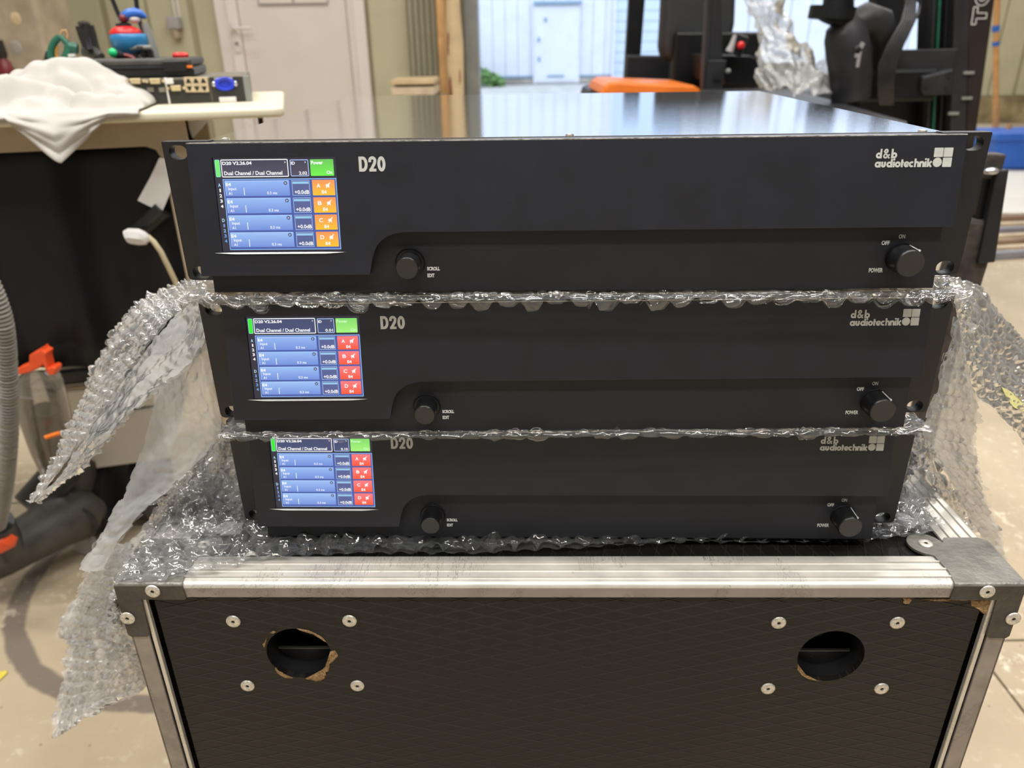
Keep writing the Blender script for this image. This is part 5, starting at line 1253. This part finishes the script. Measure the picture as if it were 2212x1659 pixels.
# ------------------------------------------------------------------ far left: pillar, board, canister
pa, pb_ = at(-25, 60, 4.6), at(88, 60, 4.6)
pil = MB().box(pa.x, pb_.x, 4.6, 4.95, 0, CEIL).build('pillar', M['pillar'], None, bevel=.02); pil['kind'] = 'structure'
for px, py, r in ((33, 40, .030), (34, 103, .034)):
    q = at(px, py, 4.595); MB().ball((q.x, 4.60, q.z), r, 12, 1, .12, 1.1).build('mortar_patch', M['outside_base'] if py > 90 else M['timber_pale'], pil, smooth=60)
wbx0, wbx1 = at(92, 50, 5.4).x, at(150, 50, 5.4).x
bd = empty('wooden_board', (0, 0, 0), 0, 'tall pale plywood board standing between concrete pillar and ribbed wall', 'board')
MB().box(wbx0, wbx1-.03, 5.4, 5.42, 0, 3.0).build('board_face', M['timber_pale'], bd, bevel=.003); MB().box(wbx0-.03, wbx0, 5.38, 5.42, 0, 3.0).build('board_edge', M['timber'], bd, bevel=.003)
q = at(4, 118, 4.3)
rc = empty('fire_extinguisher', (q.x, 4.3, 0), 0, 'dark red cylinder with a black top at the far left edge', 'cylinder')
MB().lathe([(.035, q.z-.75), (.04, q.z-.72), (.04, q.z-.08), (.032, q.z-.04), (.02, q.z-.02)], 24).build('cylinder', M['red_dark'], rc, smooth=50)
MB().lathe([(.015, q.z-.03), (.028, q.z), (.022, q.z+.07)], 16).build('valve', M['black_rough'], rc, smooth=50)
MB().box(-.09, -.045, .0, .04, 0, q.z+.25).build('bracket_board', M['timber'], rc, bevel=.004)

# ------------------------------------------------------------------ carpet cleaner and its hose on the left
vc = empty('vacuum_cleaner', tuple(at_z(110, 1195, 0)), 0, 'dusty black floor cleaner with clear tank, red orange catch and grey ribbed hose', 'vacuum cleaner')
vw = vc.location
def V(px, py, Y): return at(px, py, Y)-vw
fy = at_z(110, 1195, 0).y
pts = [(-60, 560, .96), (-22, 620, .97), (5, 700, .98), (14, 800, 1.0), (18, 900, 1.02), (14, 1000, 1.05), (4, 1080, 1.08), (-12, 1160, 1.10), (-30, 1220, 1.12)]
cen = catmull(np.array([tuple(V(*p)) for p in pts]), 520)
seg = np.concatenate([[0], np.cumsum(np.linalg.norm(np.diff(cen, axis=0), axis=1))])
rad = [.0128+.0020*(math.sin(2*math.pi*s/.0062)) for s in seg]
MB().tube([Vector(c) for c in cen], rad, 18).build('hose', M['hose_grey'], vc, smooth=80)
MB().tube([V(-12, 1130, 1.10), V(0, 1165, 1.12), V(12, 1190, 1.13)], [.030, .034, .030], 22).build('hose_collar', M['black_plastic'], vc, smooth=50)
MB().tube([V(-14, 1185, 1.09), V(2, 1165, 1.10), V(12, 1150, 1.11)], [.016, .026, .022], 20).build('red_ring', M['orange_red'], vc, smooth=50)
# foot
MB().tube([V(-60, 1235, 1.16), V(0, 1200, 1.22), V(60, 1165, 1.27), V(120, 1130, 1.32), V(170, 1110, 1.36), V(195, 1105, 1.38)], [.035, .045, .050, .056, .058, .045], 22).build('floor_head', M['dark_plastic'], vc, smooth=60)
MB().tube([V(75, 1110, 1.36), V(120, 1070, 1.40), V(150, 1030, 1.42), V(165, 985, 1.44)], [.055, .062, .060, .045], 22).build('motor_hood', M['dark_plastic'], vc, smooth=60)
MB().tube([V(30, 1132, 1.30), V(90, 1100, 1.32), V(140, 1065, 1.345), V(168, 1030, 1.36), V(172, 1000, 1.38)], .006, 8).build('hood_seam', M['black_plastic'], vc, smooth=60)
wc = V(172, 1125, 1.335); MB().tube([wc+Vector((-.004, .05, 0)), wc+Vector((0, -.012, 0)), wc+Vector((.002, -.018, 0))], [.036, .036, .026], 26).build('wheel', M['dark_plastic'], vc, smooth=40)
MB().lathe([(.0385, -.004), (.042, 0), (.0385, .004)], 26, Matrix.Translation(wc+Vector((0, -.006, 0))) @ Matrix.Rotation(R(90), 4, 'X')).build('wheel_arch', M['black_plastic'], vc, smooth=60)
MB().tube([V(180, 1180, 1.36), V(190, 1170, 1.38)], .020, 14).build('roller', M['grey_card'], vc, smooth=50)
# clear tank
ta, tb = V(80, 830, 1.17), V(128, 1015, 1.22); axv = tb-ta
MB().tube([ta+axv*t for t in (0, .15, .4, .7, 1)], [.040, .042, .041, .038, .031], 24).build('clear_tank', M['tank'], vc, smooth=60)
MB().tube([ta+axv*t for t in (.28, .5, .8, .98)], [.022, .026, .028, .024], 18).build('dirty_filter', M['rusty'], vc, smooth=60)
MB().tube([V(98, 945, 1.14), V(130, 935, 1.145)], .004, 8).build('level_band', M['orange'], vc, smooth=60)
# red orange catch: a flat bent strap
o_ = [(35, 811), (34, 798), (62, 786), (62, 768), (72, 762), (84, 758), (88, 751), (92, 758), (101, 762), (98, 772), (104, 796), (112, 792), (120, 797), (117, 810), (105, 811), (92, 788), (84, 796), (60, 806)]
P_ = [V(a, b, 1.13) for a, b in o_]; n = len(P_)
MB().add(P_+[p+Vector((0, .022, 0)) for p in P_], [tuple(range(n-1, -1, -1)), tuple(range(n, 2*n))]+[(i, (i+1) % n, n+(i+1) % n, n+i) for i in range(n)]).build('catch', M['orange_red'], vc, bevel=.002)
MB().tube([V(108, 800, 1.14), V(120, 812, 1.15)], .009, 12).build('catch_pad', M['grey_card'], vc, smooth=50)
tag(MB().add([at_z(-6, 1452, .001), at_z(14, 1448, .001), at_z(15, 1454, .001), at_z(-6, 1474, .001), at_z(-6, 1452, .003), at_z(14, 1448, .003), at_z(15, 1454, .003), at_z(-6, 1474, .003)], [(4, 5, 6, 7), (0, 1, 5, 4), (1, 2, 6, 5), (2, 3, 7, 6), (3, 0, 4, 7)]).build('tape_scrap', M['yellow']), 'small yellow scrap on the floor at the left edge', 'tape')

# ------------------------------------------------------------------ forklift behind the stack
fk = empty('forklift', tuple(at_z(1700, 420, 0)), 0, 'dark forklift truck with black mast parked in the big opening', 'forklift')
fw_ = fk.location
def K(px, py, Y): return at(px, py, Y)-fw_
def kb(name, m, a, b, w, d, tw=0, w2=None, d2=None, bevel=.004, par=None): return MB().beam(a, b, w, d, tw, w2, d2).build(name, m, par or fk, bevel=bevel)
def pillar(name, m, pa, pb, Y, wpx, dep, par=None, pb_w=None, bevel=.004):
    """upright slab: two picture points give its left edge, wpx its width"""
    a0, a1_ = K(*pa, Y), K(pa[0]+wpx, pa[1], Y); b0 = K(*pb, Y); b1 = K(pb[0]+(pb_w or wpx), pb[1], Y)
    vs = [a0, a1_, b1, b0]; n = 4
    return MB().add(vs+[v+Vector((0, dep, 0)) for v in vs], [(0, 1, 2, 3), (7, 6, 5, 4)]+[(i, n+i, n+(i+1) % n, (i+1) % n) for i in range(n)]).build(name, m, par or fk, bevel=bevel)
YM = 2.3
pillar('mast_upright', M['truck'], (2063, -30), (2050, 420), YM, 34, .12)
mf = pillar('mast_face', M['truck_brown'], (2095, -30), (2086, 420), YM+.0, 58, .10, pb_w=4)
pillar('mast_channel', M['truck_black'], (2014, -30), (1996, 420), YM+.05, 50, .08)
for px, w, m in ((2018, 6, 'truck'), (2030, 5, 'tool_green'), (2046, 5, 'truck')): pillar('mast_rail', M[m], (px, -30), (px-17, 300), YM+.035, w, .03, bevel=.001)
for (px, py) in ((2095, 157), (2091, 212), (2062, 245)):
    q = K(px, py, YM-.004); MB().box(q.x-.018, q.x+.012, q.y-.002, q.y+.004, q.z-.004, q.z+.004).build('scuff', M['grey_steel'], fk)
# outlined lettering reading upwards on the mast face
def mast_text():
    mb = MB()
    def fn(u, v):     # u runs up the mast, v across it
        px = 2098+v*30-u*.0+(-.22)*(-(u))*0; py = 60-u
        base = 2104 - (py-60)*(-.02); return K(base+v*30-(py-20)*.20+(py-20)*.03, py, YM-.003)
    def outl(segs):
        for a in segs: stroke(mb, a, .0, fn)
    def line(a, b, w=2.2):
        A, B = Vector(a), Vector(b); t = (B-A).normalized(); nn = Vector((-t.y, t.x))
        sc = Vector((w/2, w/2/30)); off = Vector((nn.x*sc.x, nn.y*sc.y)) if abs(t.y) < .01 else Vector((nn.x*sc.x, 0))
        if off.length < 1e-6: off = Vector((0, w/2/30))
        mb.add([fn(*(A+off)), fn(*(B+off)), fn(*(B-off)), fn(*(A-off))], [(0, 1, 2, 3)])
    def poly(pts):
        for i in range(len(pts)): line(pts[i], pts[(i+1) % len(pts)])
    def Tt(u0): poly([(u0, .92), (u0+8, .92), (u0+8, .62), (u0+26, .62)][:0] or [(u0, 1), (u0+7, 1), (u0+7, .62), (u0+26, .62)][:0] or [(u0, 0), (u0+9, 0)][:0] or [(u0, .36), (u0+9, .36)][:0] or [])
    # letters given as outlines in (up, across): across 1 = cap top side (left), flipped so they read bottom to top
    def L(u0, pts): poly([(u0+p[0], 1-p[1]) for p in pts])
    T_ = [(0, 1), (38, 1), (38, .70), (25, .70), (25, 0), (13, 0), (13, .70), (0, .70)]
    L(7, T_)
    def O(u0):
        for (ra, rb) in ((19, .5), (9, .24)):
            n = 20; P = [(u0+19+ra*math.cos(2*math.pi*i/n), .5+rb*math.sin(2*math.pi*i/n)) for i in range(n)]
            for i in range(n):
                a, b = P[i], P[(i+1) % n]; t = Vector((b[0]-a[0], (b[1]-a[1])*30)).normalized(); nx_, ny_ = -t.y*1.1, t.x*1.1/30
                mb.add([fn(a[0]+nx_, a[1]+ny_), fn(b[0]+nx_, b[1]+ny_), fn(b[0]-nx_, b[1]-ny_), fn(a[0]-nx_, a[1]-ny_)], [(0, 1, 2, 3)])
    O(48)
    return mb.build('lettering', M['letter'], fk)
mast_text()
# cross member with holed end plate
kb('cross_member', M['truck_black'], K(1850, 185, YM+.03), K(2010, 182, YM+.02), .09, .09, bevel=.01)
kb('cross_top', M['truck'], K(1860, 150, YM+.03), K(2060, 146, YM-.0), .012, .10, bevel=.003)
pe = [(1993, 165), (2062, 148), (2058, 205), (2000, 207), (1990, 198)]
P_ = [K(a, b, YM-.04) for a, b in pe]; n = len(P_)
ep = MB().add(P_+[p+Vector((0, .07, 0)) for p in P_], [tuple(range(n)), tuple(range(2*n-1, n-1, -1))]+[(i, n+i, n+(i+1) % n, (i+1) % n) for i in range(n)]).build('end_plate', M['truck'], fk, bevel=.006)
for px, py in ((2002, 183), (2051, 162), (2048, 193)): q = K(px, py, YM-.042); MB().lathe([(.009, 0), (.009, .001), (0, .001)], 14, Matrix.Translation(q) @ Matrix.Rotation(R(90), 4, 'X')).build('bolt_hole', M['black_inside'], ep)
pillar('lower_mast', M['truck_black'], (1860, 205), (1850, 420), YM+.10, 200, .10)
# steering console
MB().tube([K(1838, 215, YM-.05), K(1838, 170, YM-.05), K(1832, 110, YM-.05), K(1826, 70, YM-.05), K(1815, 48, YM-.05)], [.052, .056, .058, .056, .040], 20).build('console', M['truck'], fk, smooth=60)
MB().tube([K(1800, 52, YM-.05), K(1810, 30, YM-.05), K(1812, -40, YM-.05)], [.042, .042, .036], 18).build('steering_column', M['truck_black'], fk, smooth=50)
MB().tube([K(1794, 42, YM-.05), K(1800, 14, YM-.05)], [.060, .060], 20).build('column_collar', M['truck_black'], fk, smooth=50)
MB().tube([K(1840, 58, YM-.03), K(1872, 42, YM-.03), K(1898, 48, YM-.03), K(1912, 90, YM-.02), K(1905, 150, YM)], [.040, .044, .040, .034, .026], 18).build('console_hood', M['truck'], fk, smooth=60)
ky = empty('key_bunch', tuple(K(1855, 118, YM-.14)+fw_), 0, 'bunch of keys hanging from the forklift steering console', 'keys'); kyl = ky.location
for a, b, w in (((1865, 92), (1858, 104), .012), ((1858, 110), (1852, 145), .009), ((1852, 108), (1849, 124), .008)): MB().beam(at(*a, YM-.14)-kyl, at(*b, YM-.14)-kyl, w, .003).build('key', M['silver'], ky, bevel=.001)
MB().lathe([(.009, -.0015), (.011, 0), (.009, .0015)], 16, Matrix.Translation(at(1853, 108, YM-.14)-kyl) @ Matrix.Rotation(R(90), 4, 'X')).build('key_ring', M['black_plastic'], ky, smooth=60)
# hydraulic hoses
for i in range(6):
    dx = i*12
    MB().tube([K(1935+dx*.6, -60, YM-.03), K(1958+dx*.3, 5, YM-.05), K(1950+dx*.4, 45, YM-.07), K(1920+dx*.5, 95, YM-.08), K(1900+dx*.55, 140, YM-.08), K(1897+dx*.5, 180, YM-.09), K(1903+dx*.4, 225, YM-.06)], .0052, 8).build('hydraulic_hose', M['black_plastic'], fk, smooth=60)
MB().tube([K(1966, -20, YM-.03), K(1988, 5, YM-.03), K(1984, 30, YM-.04), K(1960, 60, YM-.06), K(1930, 110, YM-.07)], .0052, 8).build('hydraulic_hose', M['black_plastic'], fk, smooth=60)
pillar('tilt_cylinder', M['truck_black'], (1896, -30), (1884, 160), YM+.10, 62, .06)
# seat and rear frame
YS = 3.6
so_ = [(1439, -60), (1590, -60), (1592, 0), (1590, 50), (1583, 85), (1568, 112), (1560, 135), (1446, 132), (1434, 126), (1430, 100), (1434, 40)]
P_ = [K(a, b, YS) for a, b in so_]; n = len(P_)
MB().add(P_+[p+Vector((0, .14, 0)) for p in P_], [tuple(range(n)), tuple(range(2*n-1, n-1, -1))]+[(i, n+i, n+(i+1) % n, (i+1) % n) for i in range(n)]).build('seat_back', M['seat'], fk, bevel=.03, seg=3)
kb('seat_base', M['truck_black'], K(1450, 150, YS-.02), K(1630, 150, YS-.02), .10, .3, bevel=.01)
pillar('rear_pillar', M['truck_black'], (1361, -30), (1349, 175), 4.2, 35, .06, pb_w=31)
kb('hood_bar', M['truck'], K(1350, 165, 4.1), K(1492, 167, 4.1), .075, .2, bevel=.01)
pillar('front_post', M['truck'], (1536, -30), (1521, 198), 2.9, 24, .04, pb_w=40)
pillar('front_post_plate', M['truck'], (1530, 130), (1524, 198), 2.88, 40, .03, pb_w=36, bevel=.003)
q = K(1551, 163, 2.865); MB().lathe([(.014, 0), (.014, .001), (0, .001)], 16, Matrix.Translation(q) @ Matrix.Rotation(R(90), 4, 'X')).build('post_hole', M['black_inside'], fk)
pillar('post_edge', M['truck'], (1530, -30), (1518, 198), 2.89, 9, .05, bevel=.002)
pillar('body_side', M['truck_black'], (1560, 120), (1566, 185), 2.95, 60, .5, pb_w=200)
pillar('dash_plate', M['truck'], (1625, 135), (1622, 190), 2.98, 120, .02, pb_w=210)
kb('button_box', M['black_plastic'], K(1603, 76, 2.9)+Vector((0, 0, 0)), K(1586, 118, 2.9), .045, .04, bevel=.004)
MB().lathe([(.013, 0), (.013, .006), (.010, .010), (0, .011)], 18, Matrix.Translation(K(1600, 98, 2.87)) @ Matrix.Rotation(R(90), 4, 'X')).build('red_button', M['red'], fk, smooth=50)
MB().tube([K(1588, 75, 2.88), K(1582, 95, 2.88), K(1575, 112, 2.88)], [.006, .010, .014], 10).build('lever', M['grey_card'], fk, smooth=60)
q = K(1573, 154, 2.88); MB().ball(tuple(q), .010, 14).build('bolt', M['grey_steel'], fk, smooth=60)
# orange wing and the grey load plate
o_ = [(1296, 205), (1306, 186), (1318, 178), (1340, 177), (1400, 181), (1500, 185), (1514, 193), (1516, 205)]
P_ = [K(a, b, 3.1) for a, b in o_]; n = len(P_)
MB().add(P_+[p+Vector((0, .5, 0)) for p in P_], [tuple(range(n)), tuple(range(2*n-1, n-1, -1))]+[(i, n+i, n+(i+1) % n, (i+1) % n) for i in range(n)]).build('orange_wing', M['orange'], fk, bevel=.012, seg=3)
MB().box(K(1300, 0, 3.1).x, K(1990, 0, 3.1).x, 3.12-fw_.y, 3.9-fw_.y, .12, K(1400, 200, 3.2).z).build('chassis', M['truck_black'], fk, bevel=.03)
o_ = [(1515, 191), (1630, 188), (1700, 190), (1850, 222), (1852, 232), (1800, 232), (1640, 199), (1515, 200)]
pl_ = [K(1515, 192, 2.9), K(1700, 189, 2.9), K(1960, 262, 1.75), K(1960, 290, 1.55), K(1640, 202, 2.5), K(1515, 200, 2.7)]
n = len(pl_); MB().add(pl_+[p-Vector((0, 0, .02)) for p in pl_], [tuple(range(n)), tuple(range(2*n-1, n-1, -1))]+[(i, n+i, n+(i+1) % n, (i+1) % n) for i in range(n)]).build('load_plate', M['truck'], fk, bevel=.003)
for (px, Y, w) in ((1350, 3.3, .16), (1900, 3.2, .18)):
    q = K(px, 400, Y); MB().tube([Vector((q.x, q.y, .24-fw_.z)), Vector((q.x+w, q.y, .24-fw_.z))], .24, 28).build('wheel', M['rubber'], fk, smooth=40)
# wrap bundled on the forklift
Hh = [[at(1602, -30, 2.4), at(1630, -30, 2.38), at(1660, -30, 2.38), at(1690, -30, 2.4)],
      [at(1606, 20, 2.4), at(1640, 20, 2.36), at(1680, 20, 2.36), at(1700, 25, 2.4)],
      [at(1628, 70, 2.4), at(1660, 70, 2.34), at(1690, 75, 2.34), at(1712, 85, 2.4)],
      [at(1632, 115, 2.38), at(1670, 118, 2.32), at(1715, 115, 2.32), at(1748, 118, 2.38)],
      [at(1630, 150, 2.36), at(1680, 155, 2.28), at(1740, 148, 2.28), at(1795, 145, 2.34)],
      [at(1628, 192, 2.32), at(1690, 198, 2.22), at(1760, 204, 2.2), at(1826, 204, 2.26)]]
hr = empty('bubble_wrap', tuple(at(1690, 190, 2.35)), 0, 'crumpled milky wrap heaped on the forklift in front of the opening', 'bubble wrap')
a, b, c, d = wrap_patch(ctrl=Hh, res=.006, pitch=.03, bh=.004, seed=51, wrinkle=.022, cut=.01, side=1)
np_mesh('film', [(a, b)], M['film_far'], hr); np_mesh('bubbles', [(c, d)], M['film_far'], hr)['kind'] = 'stuff'

# ------------------------------------------------------------------ right edge
YP = 6.8
bm_ = empty('wooden_pole', tuple(at(2150, 356, YP)), 0, 'upright orange wooden pole with two bands of blue tape at the right', 'pole'); bl_ = bm_.location
def Bq(px, py, Y=YP): return at(px, py, Y)-bl_
MB().tube([Vector((Bq(2148, 355).x, 0, -bl_.z)), Bq(2151, 200), Bq(2152, 60), Bq(2156, -60)], .024, 14).build('pole', M['broom'], bm_, smooth=50)
MB().tube([Bq(2151, 68), Bq(2151, 55)], .029, 14).build('tape_band', M['blue_tape'], bm_, smooth=50); MB().tube([Bq(2151, 99), Bq(2151, 90)], .0275, 14).build('tape_band', M['blue_tape'], bm_, smooth=50)
cr_ = empty('blue_crate', (0, 0, 0), 0, 'bright blue plastic crate at the right edge below the beige wall', 'crate')
YC = 6.3; c1, c2 = at(2150, 300, YC), at(2330, 300, YC); zt_c = at(2160, 288, YC).z; zb_c = .02
MB().box(c1.x+.02, c2.x, YC, YC+.4, .01, zt_c-.02).build('body', M['blue_crate'], cr_, bevel=.012); MB().box(c1.x, c2.x, YC-.02, YC+.42, zt_c-.06, zt_c).build('rim', M['blue_crate'], cr_, bevel=.01)
q = at(2178, 276, YC+.3); MB().tube([(q.x, YC+.3, zt_c-.03), (q.x+.005, YC+.3, q.z+.03)], .022, 10).build('wooden_peg', M['broom'], cr_, smooth=50)
ws = MB(); pts = [at_z(2125, 366, 0), at_z(2330, 372, 0), at_z(2330, 462, 0), at_z(2110, 464, 0)]  # pale, gently rippled patch lying on the floor
nx_ = 24; vs = []
for j in range(nx_+1):
    for i in range(nx_+1):
        p = pts[0].lerp(pts[1], i/nx_).lerp(pts[3].lerp(pts[2], i/nx_), j/nx_); p.z = .006+.008*(mnoise.noise(Vector((p.x*3, p.y*3, 0)))+.6); vs.append(p)
ws.add(vs, [(j*(nx_+1)+i, (j+1)*(nx_+1)+i, (j+1)*(nx_+1)+i+1, j*(nx_+1)+i+1) for j in range(nx_) for i in range(nx_)])
o = ws.build('pale_floor_patch', M['off_white'], None, smooth=80); s = o.modifiers.new('s', 'SOLIDIFY'); s.thickness = .003; tag(o, 'pale patch on the floor behind the battens at right', 'sheet')
# battens lying on the floor

bt_rows = [(470, 'board_brown'), (484, 'board_cream'), (494, 'board_blue'), (508, 'board_cream'), (518, 'board_brown'), (532, 'board_cream'), (543, 'board_blue')]
for i, (py, m) in enumerate(bt_rows):
    a = at_z(2085, py+6+i*1.2, .02); b = at_z(2340, py-4, .02)
    words = ['brown batten farthest back in the row on the floor at right', 'cream batten second from the back of the row at right', 'blue grey batten third from the back of the row at right', 'cream batten in the middle of the row on the floor at right', 'brown batten third from the front of the row at right', 'cream batten second from the front of the row at right', 'blue grey batten nearest the camera in the row at right']
    o = MB().beam(a, b, .038, .036).build('batten', M[m], None, bevel=.003); tag(o, words[i], 'batten', 'battens in a row on the floor')
# dirty steel trolley frame just behind the amplifiers
tf = empty('steel_trolley', tuple(at(2110, 590, .95)), 0, 'rusty dark steel trolley frame behind the right ends of the amplifiers', 'trolley'); tl = tf.location
def Tq(px, py, Y=.95): return at(px, py, Y)-tl
MB().beam(Tq(2085, 356), Tq(2156, 358), .022, .03).build('top_bar', M['rusty'], tf, bevel=.002)
MB().beam(Tq(2147, 362), Tq(2112, 560), .014, .04, 0, .022).build('outer_post', M['truck'], tf, bevel=.002)
MB().beam(Tq(2128, 368), Tq(2090, 545), .010, .02).build('inner_post', M['truck_black'], tf, bevel=.002)
MB().beam(Tq(2115, 470), Tq(2060, 640), .045, .03, 0, .05).build('lower_gusset', M['rusty'], tf, bevel=.006)
MB().ball(tuple(Tq(2141, 370, .93)), .006, 14, 1.6, 1, .8).build('clamp_knob', M['silver'], tf, smooth=60)
MB().beam(Tq(2060, 640)+Vector((0, 0, 0)), Vector((Tq(2060, 640).x, Tq(2060, 640).y, .1-tl.z)), .03, .03).build('leg', M['rusty'], tf, bevel=.002)
w_ = Vector((Tq(2060, 640).x, Tq(2060, 640).y, .05-tl.z)); MB().tube([w_-Vector((.012, 0, 0)), w_+Vector((.012, 0, 0))], .05, 18).build('wheel', M['rubber'], tf, smooth=40)
